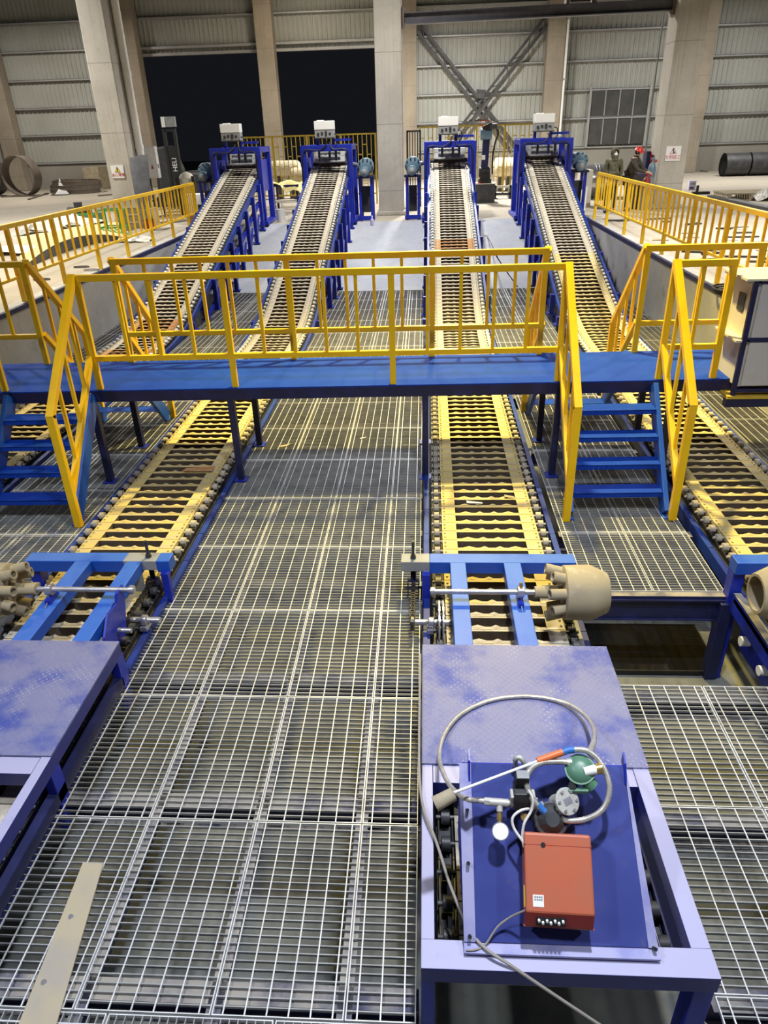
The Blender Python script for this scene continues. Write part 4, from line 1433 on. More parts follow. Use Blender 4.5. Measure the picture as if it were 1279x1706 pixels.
# governor: round flange disc
f = hp(944, 1335, 0.14)
ax = (V((0.35, -0.55, 0.75))).normalized()
MB().lathe(f - ax * 0.10, f - ax * 0.005, [(0, 0.034), (0.75, 0.04), (1, 0.05)], 18).build('governor_body', 'zinc', t, smooth=True)
MB().cyl(f - ax * 0.008, f + ax * 0.008, 0.058, 26).build('governor_flange', 'zinc', t, 0.003)
d1, d2, d3 = MB().frame(f, f + ax)
b = MB()
for k in range(6):
    a = k * math.pi / 3 + 0.3
    pp = f + d2 * 0.044 * math.cos(a) + d3 * 0.044 * math.sin(a)
    b.cyl(pp + ax * 0.008, pp + ax * 0.015, 0.007, 8)
b.build('flange_bolt', 'steel', t)
MB().prism([f + ax * 0.0085 + d2 * 0.02 + d3 * 0.015, f + ax * 0.0085 - d2 * 0.02 + d3 * 0.015, f + ax * 0.0085 - d2 * 0.02 - d3 * 0.015, f + ax * 0.0085 + d2 * 0.02 - d3 * 0.015], ax * 0.001).build('nameplate', 'steel', t)
MB().cyl(hp(931, 1346, 0.12), hp(926, 1372, 0.10), 0.014, 12).cyl(hp(930, 1352, 0.12), hp(928, 1362, 0.11), 0.02, 6).build('elbow', 'zinc', t, smooth=True)
MB().cyl(hp(925, 1372, 0.11), hp(921, 1382, 0.10), 0.015, 10).build('brass_union', 'brass', t, smooth=True)
# green regulator
r = hp(966, 1282, 0.14)
ax = V((-0.15, -0.45, 0.9)).normalized()
MB().lathe(r - ax * 0.03, r + ax * 0.03, [(0, 0.03), (0.1, 0.058), (0.45, 0.06), (0.45, 0.067), (0.6, 0.067), (0.6, 0.06), (0.9, 0.045), (1, 0.02)], 24).build('regulator_body', 'green', t, smooth=True)
q = hp(992, 1282, 0.16); q0 = hp(972, 1286, 0.16)
MB().cyl(q0, q, 0.022, 14).build('regulator_neck', 'white', t, smooth=True)
MB().cyl(q, q + (q - q0) * 0.5, 0.024, 14).build('regulator_cap', 'brass', t, smooth=True)
MB().lathe(hp(968, 1290, 0.14), hp(986, 1310, 0.12), [(0, 0.03), (1, 0.034)], 14).build('regulator_spring_housing', 'green', t, smooth=True)
MB().cyl(hp(956, 1303, 0.13), hp(952, 1316, 0.13), 0.02, 8).build('regulator_union', 'black', t, smooth=True)
b = MB().bx(r.x - 0.06, r.x + 0.03, r.y - 0.075, r.y - 0.055, r.z - 0.07, r.z - 0.05)
b.build('regulator_bracket', 'green', t, 0.003)
# braided hose looping over the tread plate
pts = [hp(797, 1334, 0.09), hp(775, 1330, 0.10), at(752, 1312, 0.58), at(737, 1285, 0.52), at(732, 1255, 0.45), at(742, 1220, 0.40), at(768, 1190, 0.38), at(810, 1169, 0.377), at(855, 1161, 0.377),
       at(900, 1162, 0.377), at(945, 1173, 0.39), at(975, 1193, 0.44), at(989, 1215, 0.56), at(989, 1236, 0.72), hp(982, 1254, 0.14)]
MB().tube(pts, 0.012, 10, 6).build('braided_hose', 'silver', t, smooth=True)
MB().cyl(at(989, 1236, 0.72), hp(982, 1254, 0.14), 0.015, 10).build('hose_ferrule', 'zinc', t, smooth=True)
# corrugated hose: regulator inlet round to the governor
pts = [hp(948, 1270, 0.14), hp(930, 1269, 0.14), hp(905, 1270, 0.15), hp(886, 1279, 0.15), hp(877, 1297, 0.15), hp(881, 1320, 0.14), hp(895, 1342, 0.13), hp(912, 1356, 0.12), hp(926, 1362, 0.11)]
MB().tube(pts, 0.012, 10, 10, 0.14).build('corrugated_hose', 'silver', t, smooth=True)
MB().cyl(hp(952, 1270, 0.14), hp(944, 1270, 0.14), 0.016, 8).build('hose_nut', 'zinc', t)
pts = [hp(896, 1340, 0.131), hp(903, 1349, 0.125), hp(911, 1356, 0.12)]
MB().tube(pts, 0.0155, 10, 6).build('hose_tape', 'tape_blue', t, smooth=True)
# lance hose loop with red handle
pts = [hp(953, 1249, 0.14), hp(975, 1250, 0.15), hp(993, 1262, 0.15), hp(1008, 1285, 0.15), hp(1015, 1312, 0.15), hp(1010, 1338, 0.14), hp(995, 1356, 0.13), hp(970, 1366, 0.12), hp(945, 1367, 0.12), hp(932, 1362, 0.115)]
MB().tube(pts, 0.012, 10, 10, 0.14).build('lance_hose', 'silver', t, smooth=True)
MB().tube([hp(936, 1254, 0.14), hp(946, 1250, 0.14), hp(956, 1249, 0.14)], 0.015, 10, 4).build('lance_tape', 'tape_blue', t, smooth=True)
MB().cyl(hp(895, 1268, 0.15), hp(937, 1253, 0.15), 0.016, 12).build('lance_handle', 'paint_orange', t, 0.0, True)
MB().cyl(hp(752, 1322, 0.17), hp(896, 1268, 0.15), 0.0065, 10).build('lance_tube', 'white', t, smooth=True)
MB().lathe(hp(757, 1322, 0.17), hp(724, 1340, 0.17), [(0, 0.012), (0.05, 0.03), (1, 0.034), (1, 0.028), (0.2, 0.02)], 16, False).build('lance_cup', 'wood', t, smooth=True)
# bent pipe stub behind the hood edge
MB().tube([hp(860, 1278, 0.0), at(858, 1266, 0.9), at(865, 1262, 0.92), at(872, 1270, 0.9), hp(878, 1290, 0.02)], 0.012, 10, 5).build('bent_pipe', 'zinc', t, smooth=True)

t = thing('signal_cable', 'white looped cable between valve gland and red control box', 'cable', hp(870, 1370, 0.02))
MB().tube([hp(886, 1347, 0.11), hp(868, 1350, 0.13), hp(854, 1362, 0.13), hp(856, 1380, 0.12), hp(872, 1404, 0.12), hp(873, 1412, 0.12)], 0.006, 8, 6).tube(
    [hp(880, 1316, 0.17), hp(887, 1330, 0.17), hp(885, 1350, 0.15), hp(873, 1372, 0.14), hp(870, 1395, 0.12), hp(873, 1410, 0.12)], 0.006, 8, 6).build('sheath', 'cable_white', t, smooth=True)
t = thing('power_cable', 'long grey cable crossing the burner frame from upper left to bottom edge', 'cable', at(790, 1560, 0.36))
MB().tube([at(700, 1090, 0.39), at(699, 1150, 0.39), at(698, 1230, 0.39), at(699, 1300, 0.38), at(706, 1350, 0.38), at(722, 1390, 0.38), at(734, 1425, 0.38), at(748, 1470, 0.37), at(768, 1520, 0.37), at(785, 1555, 0.385), at(812, 1583, 0.39),
           at(850, 1608, 0.37), at(900, 1642, 0.30), at(945, 1672, 0.22), at(1010, 1715, 0.1)], 0.007, 8, 6).build('sheath', 'cable_grey', t, smooth=True)
t = thing('branch_cable', 'thin dark cable branching from the red box across the hood foot', 'cable', at(800, 1575, 0.36))
MB().tube([hp(876, 1516, 0.12), hp(850, 1528, 0.06), hp(828, 1545, 0.03), at(808, 1574, 0.385), at(792, 1582, 0.385), at(776, 1583, 0.385)], 0.0045, 8, 6).build('sheath', 'cable_grey', t, smooth=True)

# loose pieces on the gratings
t = thing('flat_bar', 'dusty flat bar lying slanted on the gratings at bottom left', 'bar', at(100, 1560, 0.0))
a = [at(138, 1436, 0.012), at(172, 1438, 0.012), at(92, 1712, 0.012), at(28, 1712, 0.012)]
MB().prism(a, (0, 0, -0.01)).build('bar', 'board', t, 0.002)
MB().cyl(at(118, 1527, 0.012), at(118, 1527, 0.018), 0.012, 10).cyl(at(73, 1636, 0.012), at(73, 1636, 0.018), 0.012, 10).build('weld_spot', 'steel', t)
for lab, px, py, r_, ma in (('small white paper scrap on the far central gratings', 604, 730, 0.035, 'white'), ('torn cream cardboard scrap on the left of the far central gratings', 473, 743, 0.06, 'wood')):
    c = at(px, py, 0.004)
    t = thing('paper_scrap', lab, 'scrap', c)
    MB().prism([c + V((-r_, -r_ * 0.7, 0)), c + V((r_ * 0.6, -r_ * 0.2, 0)), c + V((r_ * 1.3, r_ * 1.2, 0)), c + V((r_ * 0.3, r_ * 0.6, 0)), c + V((-r_ * 0.6, r_ * 0.3, 0))], (0, 0, 0.004)).build('sheet', ma, t)
for lab, px, py, L in (('white paper strip lying on the third conveyor molds', 790, 836, 0.16), ('short cardboard strip at the right of the third conveyor molds', 848, 826, 0.1)):
    c = at(px, py, 0.115)
    t = thing('paper_strip', lab, 'scrap', c)
    MB().prism([c + V((-L / 2, 0.02, 0)), c + V((-L / 2, -0.03, 0)), c + V((L / 2, -0.045, 0)), c + V((L / 2, -0.02, 0))], (0, 0, 0.004)).build('strip', 'white' if L > 0.12 else 'wood', t)
c = at(330, 783, 0.115)
t = thing('cardboard_piece', 'brown cardboard piece lying across the shaded second conveyor molds', 'scrap', c)
MB().prism([c + V((-0.18, -0.04, 0)), c + V((0.17, -0.04, 0)), c + V((0.17, 0.09, 0)), c + V((-0.15, 0.04, 0))], (0, 0, 0.006)).build('sheet', 'rust', t)

# ------------------------------------------------------------------ fences and things around the discharge ends


def safety_fence(label, x0, x1, y, z0, z1, mname, n_gate):
    t = thing('safety_fence', label, 'fence', (x0, y, H), 'yellow safety fences')
    MB().bx(x0, x1, y - 0.025, y + 0.025, z1 - 0.05, z1).bx(x0, x1, y - 0.025, y + 0.025, z0, z0 + 0.05).build('frame_rail', mname, t)
    n = int((x1 - x0) / 1.3) + 1
    for i in range(n + 1):
        x = x0 + (x1 - x0) * i / n
        MB().bx(x - 0.03, x + 0.03, y - 0.03, y + 0.03, H, z1).build('post', mname, t)
    b = MB()
    k = 0
    x = x0 + 0.16
    hs = (z1 - z0)
    while x < x1:
        b.bx(x - 0.012, x + 0.012, y - 0.012, y + 0.012, z0 + 0.05, z1 - 0.05)
        for f in ((0.33, 0.66) if k % 2 else (0.18, 0.5, 0.82)):
            b.bx(x - 0.15, x, y - 0.012, y + 0.012, z0 + hs * f - 0.015, z0 + hs * f + 0.015)
        x += 0.16; k += 1
    b.build('grille', mname, t)
    return t


xa, xb = aty(404, 300, 28.6).x, aty(627, 300, 28.6).x
safety_fence('yellow brick pattern safety fence in front of the dark gateway', xa, xb, 28.6, 1.45, aty(500, 225, 28.6).z, 'yellow_faded', 1)
xa, xb = aty(700, 300, 31).x, aty(884, 300, 31).x
safety_fence('pale yellow safety fence behind the robot arm', xa, xb, 31.0, 1.4, aty(800, 208, 31).z, 'yellow_faded', 1)
xa = aty(679, 300, 27).x; xb = aty(700, 300, 27).x
t = thing('mesh_guard', 'black barred guard panel right of the central pillar', 'fence', (xa, 27, H))
z1 = aty(690, 217, 27).z
MB().bx(xa, xb, 26.97, 27.03, z1 - 0.05, z1).bx(xa, xb, 26.97, 27.03, 1.5, 1.55).bx(xa - 0.03, xa + 0.03, 26.97, 27.03, H, z1).bx(xb - 0.03, xb + 0.03, 26.97, 27.03, H, z1).build('frame', 'black', t)
b = MB()
for i in range(1, 5):
    x = xa + (xb - xa) * i / 5
    b.bx(x - 0.015, x + 0.015, 26.985, 27.015, 1.55, z1 - 0.05)
b.build('bars', 'black', t)

# robot arm on its pedestal
xa, xb = aty(791, 320, 28).x, aty(823, 320, 28).x
xm = (xa + xb) / 2
t = thing('robot_pedestal', 'dark grey box pedestal under the robot arm', 'pedestal', (xm, 28, H))
zt = aty(806, 305, 28).z
MB().bx(xa, xb, 27.7, 28.5, H, zt - 0.02).build('box', 'dark', t, 0.01)
MB().bx(xa - 0.02, xb + 0.02, 27.68, 28.52, zt - 0.02, zt).build('top_plate', 'offwhite', t)
MB().bx(xa, xa + 0.25, 27.69, 27.9, zt, zt + 0.01).build('red_marking', 'signal_red', t)
t = thing('industrial_robot', 'blue and black industrial robot arm between third and fourth conveyor', 'robot arm', (xm, 28.1, zt))
zz = zt


def zof(py):
    return aty(806, py, 28.1).z


MB().cyl((xm, 28.1, zz), (xm, 28.1, zz + 0.12), 0.24, 20).cyl((xm, 28.1, zz + 0.12), (xm, 28.1, zz + 0.3), 0.19, 20).build('base', 'black', t, smooth=True)
MB().cyl((xm - 0.22, 28.1, zz + 0.36), (xm + 0.16, 28.1, zz + 0.36), 0.16, 18).build('shoulder', 'black', t, smooth=True)
MB().beam((xm - 0.04, 28.1, zz + 0.36), (xm + 0.02, 28.15, zof(226)), 0.24, 0.2, (0, 1, 0)).build('lower_arm', 'navy_dark', t, 0.03)
MB().cyl((xm - 0.20, 28.15, zof(224)), (xm + 0.18, 28.15, zof(224)), 0.19, 20).build('elbow', 'motor', t, smooth=True)
MB().beam((xm - 0.1, 28.15, zof(216)), (xm + 0.22, 28.0, zof(209)), 0.2, 0.2).build('upper_arm', 'black', t, 0.03)
MB().cyl((xm + 0.12, 28.0, zof(211)), (xm + 0.34, 27.95, zof(211)), 0.1, 14).build('wrist', 'dark', t, smooth=True)
MB().bx(xm - 0.14, xm - 0.02, 27.98, 27.995, zof(266), zof(258)).build('data_plate', 'white', t)
MB().tube([(xm + 0.3, 28, zof(213)), (xm + 0.4, 28, zof(222)), (xm + 0.3, 28, zof(240)), (xm + 0.24, 28, zof(262)), (xm + 0.25, 28, zof(290))], 0.03, 8).build('hose_pack', 'black', t, smooth=True)
MB().tube([(xm - 0.1, 28, zof(212)), (xm - 0.25, 28, zof(204)), (xm - 0.05, 28, zof(200)), (xm + 0.2, 28, zof(205))], 0.014, 6).build('red_hose', 'signal_red', t, smooth=True)
t = thing('work_bench', 'low dark bench with slatted side behind the robot pedestal', 'bench', aty(840, 320, 29.5))
xa, xb = aty(824, 320, 29.3).x, aty(850, 320, 29.3).x
for py in (309, 321, 332):
    MB().bx(xa, xb, 29.2, 29.3, aty(835, py + 4, 29.3).z, aty(835, py, 29.3).z).build('slat', 'dark' if py != 309 else 'offwhite', t)
for x in (xa, xb):
    MB().bx(x - 0.05, x + 0.05, 29.2, 29.8, H, aty(835, 309, 29.3).z).build('leg', 'dark', t)


def tank(label, px0, px1, py0, py1, Y, ma):
    a = aty(px0, (py0 + py1) / 2, Y); c = aty(px1, (py0 + py1) / 2, Y)
    r = (aty(px0, py0, Y).z - aty(px0, py1, Y).z) / 2
    t = thing('wrapped_tank', label, 'tank', (a.x, Y, H), 'beige wrapped cylinders behind the fences')
    z = max(a.z, H + r)
    MB().lathe((a.x, Y, z), (c.x, Y, z), [(0, 0.02), (0.0, r * 0.75), (0.08, r * 0.96), (0.15, r), (0.85, r), (0.93, r * 0.96), (1, r * 0.75), (1, 0.02)], 22).build('shell', ma, t, smooth=True)
    for u in (0.3, 0.7):
        x = a.x + (c.x - a.x) * u
        MB().cyl((x - 0.03, Y, z), (x + 0.03, Y, z), r * 1.02, 22).build('strap', 'offwhite', t, smooth=True)
        MB().bx(x - 0.08, x + 0.08, Y - r * 0.8, Y + r * 0.8, H, z - r * 0.7).build('cradle', 'dark', t)


tank('long beige wrapped cylinder lying behind the yellow fence at the gateway', 449, 500, 268, 298, 32.0, 'sack')
tank('short beige wrapped cylinder standing close to the second portal', 484, 512, 280, 315, 30.5, 'sack')
tank('beige wrapped cylinder behind the pale fence right of the robot', 822, 858, 263, 300, 33.0, 'sack')

t = thing('work_table', 'dark blue work table under the yellow sheet between left conveyors', 'table', aty(475, 320, 26.2))
xa, xb = aty(455, 320, 26).x, aty(500, 320, 26).x
zt = aty(475, 307, 26).z
MB().bx(xa, xb, 25.7, 26.5, zt - 0.05, zt).build('table_top', 'navy_dark', t)
for x in (xa + 0.06, xb - 0.06):
    for y in (25.76, 26.44):
        MB().bx(x - 0.03, x + 0.03, y - 0.03, y + 0.03, H, zt - 0.05).build('leg', 'navy_dark', t)
MB().bx(xa, xb, 25.8, 26.4, 1.45, 1.5).build('shelf', 'offwhite', t)
g = []
for j in range(5):
    row = []
    for i in range(9):
        x = xa - 0.1 + (xb - xa + 0.25) * i / 8
        y = 25.6 + 0.9 * j / 4
        z = zt + 0.03 + 0.05 * math.sin(i * 1.3 + j) + (0.06 if j == 2 else 0) - (0.22 if j == 0 and i > 3 else 0.0) - (0.12 if i == 8 else 0)
        row.append((x, y, z))
    g.append(row)
o = MB().sheet(g, 0.012).build('dust_sheet', 'cloth_yellow', None, smooth=True)
tag(o, 'creased pale yellow sheet draped over the table between left conveyors', 'sheet')
t = thing('bucket', 'white plastic bucket standing between the two left conveyors', 'bucket', at(471, 368, H))
p = V((at(471, 368, H).x, 23.2, H))
t.location = p; ORG[t] = p
MB().lathe(p + V((0, 0, 0)), p + V((0, 0, 0.36)), [(0, 0.02), (0, 0.12), (1, 0.15), (1, 0.14), (0.05, 0.11), (0.05, 0.01)], 20, False).build('pail', 'white', t, smooth=True)
MB().tube([p + V((-0.15, 0, 0.34)), p + V((-0.1, 0, 0.46)), p + V((0.0, 0, 0.5)), p + V((0.1, 0, 0.46)), p + V((0.15, 0, 0.34))], 0.005, 6).build('handle', 'dark', t)
MB().tube([p + V((0.03, 0, 0.1)), p + V((0.06, 0, 0.6))], 0.008, 6, 1).build('stirring_stick', 'gray', t)
p = at(620, 371, H); p.z = ramp_z(p.y)
t = thing('spray_bottle', 'small violet plastic bottle standing left of the central pillar', 'bottle', p)
MB().lathe(p, p + V((0, 0, 0.2)), [(0, 0.02), (0, 0.055), (0.7, 0.055), (0.85, 0.02), (1, 0.018)], 16).build('flask', 'bottle', t, smooth=True)
MB().cyl(p + V((0, 0, 0.2)), p + V((0, 0, 0.25)), 0.022, 12).build('cap', 'white', t, smooth=True)

# ------------------------------------------------------------------ right side of the hall
for lab, px0, px1, Y in (('shiny steel pipe section nearest the rightmost portal', 968, 993, 28.6), ('shiny steel pipe section behind the hooded worker', 995, 1027, 28.6)):
    a = aty(px0, 276, Y); c = aty(px1, 276, Y)
    r = 0.56
    t = thing('pipe_section', lab, 'pipe', (a.x, Y, H), 'shiny pipe sections behind the workers')
    MB().pipe((a.x, Y, H + r), (c.x, Y, H + r), r, r - 0.02, 32).build('shell', 'shiny', t, smooth=True)
    for x in (a.x + 0.01, c.x - 0.05):
        MB().pipe((x, Y, H + r), (x + 0.04, Y, H + r), r + 0.015, r - 0.02, 32).build('end_ring', 'steel', t, smooth=True)
for lab, px0, px1 in (('black pipe section lying by the back wall, left piece', 1206, 1246), ('black pipe section lying by the back wall at the right edge', 1248, 1290)):
    Y = 38.5
    a = aty(px0, 262, Y); c = aty(px1, 262, Y)
    r = 0.5
    t = thing('pipe_section', lab, 'pipe', (a.x, Y, H), 'black pipe sections by the back wall')
    MB().pipe((a.x, Y, H + r), (c.x, Y, H + r), r, r - 0.04, 30).build('shell', 'dark_steel', t, smooth=True)
    MB().pipe((a.x, Y, H + r), (a.x + 0.03, Y, H + r), r + 0.005, r - 0.05, 30).build('end_ring', 'black', t, smooth=True)
p = at(1226, 279, H)
tag(MB().bx(p.x - 0.45, p.x + 0.45, p.y - 0.2, p.y + 0.2, H, H + 0.06).build('steel_plate', 'dark_steel'), 'small flat dark plate in front of the left black pipe section', 'plate')
a, c = at(1190, 283, H + 0.02), at(1252, 291, H + 0.02)
tag(MB().cyl(a, c, 0.04, 8).build('steel_rod', 'ring_steel'), 'thin rusty rod lying on the floor before the black pipes', 'rod')
a, c = at(1147, 283, H + 0.02), at(1178, 286, H + 0.02)
tag(MB().cyl(a, c, 0.035, 8).build('steel_rod', 'ring_steel'), 'short rusty rod lying right of the right pillar', 'rod')


def crumple(name, label, cat, c, sx, sy, sz, ma, seed, n=9):
    rn = random.Random(seed)
    g = []
    for j in range(n):
        row = []
        for i in range(n):
            u, v = i / (n - 1) * 2 - 1, j / (n - 1) * 2 - 1
            e = max(0, 1 - (u * u + v * v) * 0.6)
            row.append((c.x + u * sx * (1 + 0.15 * rn.uniform(-1, 1)), c.y + v * sy * (1 + 0.15 * rn.uniform(-1, 1)), c.z + 0.015 + sz * e * rn.uniform(0.35, 1.0)))
        g.append(row)
    o = MB().sheet(g, 0.01).build(name, ma)
    return tag(o, label, cat)


crumple('plastic_film', 'crumpled clear plastic film by the wall right of the right pillar', 'plastic film', at(1176, 276, H), 0.75, 0.4, 0.25, 'plastic', 1)
# pallet with a plastic bag
p = at(1255, 334, H)
t = thing('wooden_pallet', 'worn wooden pallet on the floor behind the right railing', 'pallet', p)
for k in range(7):
    y = p.y + k * 0.2
    MB().bx(p.x - 0.9, p.x + 0.75, y, y + 0.13, H + 0.20, H + 0.24).build('deck_board', 'wood', t)
for k in range(3):
    x = p.x - 0.85 + k * 0.72
    MB().bx(x, x + 0.12, p.y, p.y + 1.33, H + 0.03, H + 0.20).build('bearer', 'wood', t)
MB().bx(p.x - 0.9, p.x + 0.75, p.y, p.y + 0.1, H, H + 0.03).bx(p.x - 0.9, p.x + 0.75, p.y + 1.2, p.y + 1.3, H, H + 0.03).build('bottom_board', 'wood', t)
crumple('plastic_bag', 'crumpled clear plastic bag in front of the wooden pallet', 'bag', at(1272, 334, H), 0.35, 0.3, 0.4, 'plastic', 3)
p = at(1152, 317, H)
t = thing('printed_box', 'small printed carton on the floor right of the right pillar', 'box', p)
MB().bx(p.x - 0.13, p.x + 0.13, p.y, p.y + 0.2, H, H + 0.33).build('carton', 'bottle', t, 0.005)
MB().bx(p.x - 0.09, p.x + 0.06, p.y - 0.004, p.y, H + 0.05, H + 0.12).build('print', 'dark', t)
MB().bx(p.x - 0.06, p.x + 0.1, p.y - 0.004, p.y, H + 0.2, H + 0.26).build('print', 'gray', t)
p = at(1168, 324, H)
t = thing('drill_stand', 'small dark tool with upright spindle right of the printed carton', 'tool', p)
MB().bx(p.x - 0.3, p.x + 0.3, p.y, p.y + 0.2, H, H + 0.09).build('base', 'black', t)
MB().cyl((p.x - 0.14, p.y + 0.1, H + 0.09), (p.x - 0.14, p.y + 0.1, H + 0.3), 0.05, 10).build('spindle', 'black', t)
a, c = at(1185, 327, H + 0.05), at(1285, 348, H + 0.05)
tag(MB().beam(a, c, 0.3, 0.08).build('steel_channel', 'dark_steel'), 'long dark steel channel lying behind the right railing', 'steel channel')
rn = random.Random(11)
n = 0
while n < 34:
    x = rn.uniform(5.2, 9.6); y = rn.uniform(12.5, 21.5)
    L = rn.uniform(0.15, 0.75); w_ = rn.uniform(0.04, 0.12); an = rn.uniform(-0.6, 0.6)
    d = V((math.cos(an), math.sin(an), 0)) * L / 2
    c = V((x, y, H + 0.02))
    o = MB().beam(c - d, c + d, w_, 0.03).build('steel_offcut', ('dark_steel', 'ring_steel', 'black')[n % 3])
    tag(o, 'dark steel offcut scattered on the hall floor behind the right railing', 'offcut', 'steel offcuts behind the right railing')
    n += 1
for i in range(8):
    x = rn.uniform(5.1, 8.0); y = rn.uniform(13, 20)
    c = V((x, y, H + 0.005))
    o = MB().prism([c + V((-0.2, -0.1, 0)), c + V((0.15, -0.16, 0)), c + V((0.22, 0.1, 0)), c + V((-0.1, 0.16, 0))], (0, 0, 0.012)).build('floor_scrap', ('plastic', 'wood')[i % 2])
    tag(o, ('pale plastic scrap on the floor behind the right railing', 'brown cardboard scrap on the floor behind the right railing')[i % 2], 'scrap', ('plastic scraps behind the right railing', 'cardboard scraps behind the right railing')[i % 2])
p = V((aty(1240, 400, 11.5).x, 11.5, H))
t = thing('cable_coil', 'black cable coil on the hall floor above the pale cabinet', 'cable coil', p)
b = MB()
for k in range(3):
    b.tube([p + V(((0.28 + 0.02 * k) * math.cos(i * math.pi / 8), (0.28 + 0.02 * k) * math.sin(i * math.pi / 8), 0.02 + 0.03 * k)) for i in range(17)], 0.016, 6, 2)
b.build('coil', 'black', t, smooth=True)

# red cabinet, gas cylinders, boxes near the workers
Y = 24.9
xa, xb = aty(1080, 290, Y).x, aty(1097, 290, Y).x
t = thing('red_cabinet', 'tall red metal cabinet behind the gas cylinders beside the right pillar', 'cabinet', (xa, Y, H))
zt = aty(1088, 252, Y).z
xb = min(xb, 6.96)
MB().bx(xa, xb, Y, Y + 0.4, H, zt).build('carcass', 'signal_red', t, 0.008)
MB().bx(xa - 0.13, xa - 0.002, Y + 0.02, Y + 0.4, H, zt).build('side_panel', 'navy_dark', t)
MB().bx(xa + 0.02, xb - 0.02, Y - 0.012, Y, H + 0.05, zt - 0.04).build('door', 'signal_red', t, 0.004)


def cylinder(label, px, Y, top, body, cap):
    x = aty(px, 300, Y).x
    p = V((x, Y, H))
    zt = aty(px, top, Y).z - H
    t = thing('gas_cylinder', label, 'gas cylinder', p, 'gas cylinders by the workers')
    r = 0.115
    MB().lathe(p, p + V((0, 0, zt)), [(0, 0.02), (0, r), (0.62, r), ], 18).build('body', body, t, smooth=True)
    MB().lathe(p + V((0, 0, zt * 0.62)), p + V((0, 0, zt)), [(0, r), (0.45, r), (0.62, r * 0.75), (0.72, r * 0.35), (0.8, r * 0.3)], 18).build('shoulder', cap, t, smooth=True)
    MB().cyl(p + V((0, 0, zt * 0.92)), p + V((0, 0, zt)), 0.03, 10).cyl(p + V((-0.06, 0, zt * 0.97)), p + V((0.06, 0, zt * 0.97)), 0.018, 8).build('valve', cap, t)
    MB().cyl(p + V((0.06, -0.05, zt * 0.93)), p + V((0.1, -0.08, zt * 0.93)), 0.035, 12).build('regulator', 'signal_red', t)


cylinder('grey gas cylinder with blue shoulder in front of the red cabinet', 1083, 24.3, 262, 'gray', 'motor')
cylinder('shorter brown gas cylinder with red hose beside the blue shouldered one', 1077, 24.0, 288, 'wood', 'darkred')
Y = 24.4
xa, xb = aty(1054, 300, Y).x, aty(1073, 300, Y).x
t = thing('welding_machine', 'dark blue welding machine on the bench beside the red helmet worker', 'machine', (xa, Y, H))
MB().bx(xa, xb, Y - 0.1, Y + 0.4, H, H + 0.95).build('cart', 'dark', t, 0.01)
MB().bx(xa, xb, Y - 0.1, Y + 0.4, H + 0.95, aty(1060, 289, Y).z).build('housing', 'navy_dark', t, 0.015)
MB().sphere(((xa + xb) / 2, Y + 0.1, aty(1060, 288, Y).z + 0.02), 0.06, 10, 6).build('spool', 'zinc', t)
xa, xb = aty(1046, 300, 23.9).x, aty(1054, 300, 23.9).x
t = thing('upright_board', 'narrow white upright panel in front of the red helmet worker', 'panel', (xa, 23.9, H))
MB().bx(xa, xb, 23.9, 24.0, H, aty(1050, 286, 23.9).z).build('panel', 'white', t, 0.005)
MB().bx(xa - 0.05, xb + 0.05, 23.85, 24.05, H, H + 0.04).build('foot', 'gray', t)
xa, xb = aty(966, 300, 25.5).x, aty(986, 300, 25.5).x
t = thing('wrapped_crate', 'cream wrapped crate standing right of the rightmost portal', 'crate', (xa, 25.5, H))
MB().bx(xa, xb, 25.4, 26.0, H + 0.1, aty(976, 283, 25.5).z).build('crate', 'offwhite', t, 0.02)
MB().bx(xa, xb, 25.4, 26.0, H, H + 0.1).build('skid', 'wood', t)
a, c = aty(964, 356, 22.9), aty(980, 340, 23.6)
t = thing('leaning_board', 'white board leaning against the wrapped crate', 'board', (a.x, 22.9, H))
z1 = aty(966, 302, 23.3).z; z2 = aty(980, 312, 23.3).z
MB().prism([(aty(963, 355, 23.0).x, 23.0, H), (aty(974, 355, 23.0).x, 23.0, H), (aty(979, 309, 23.4).x, 23.4, z2), (aty(965, 301, 23.4).x, 23.4, z1)], (0, 0.03, 0)).build('board', 'white', t)
MB().prism([(aty(964, 345, 23.05).x, 22.99, H + 0.1), (aty(966, 345, 23.05).x, 22.99, H + 0.1), (aty(967, 320, 23.2).x, 23.18, H + 0.5), (aty(965.5, 320, 23.2).x, 23.18, H + 0.5)], (0, 0.005, 0)).build('edge_tape', 'paint_orange', t)

# ------------------------------------------------------------------ left side of the hall


def ring(label, c, r, w, ax, ma, name='steel_ring'):
    ax = V(ax).normalized()
    t = thing(name, label, 'steel ring', c)
    MB().pipe(c - ax * w / 2, c + ax * w / 2, r, r - 0.04, 40).build('band', ma, t, smooth=True)
    MB().pipe(c + ax * (w / 2 - 0.03), c + ax * (w / 2), r + 0.01, r - 0.05, 40).build('rim', 'ring_steel', t, smooth=True)
    return t


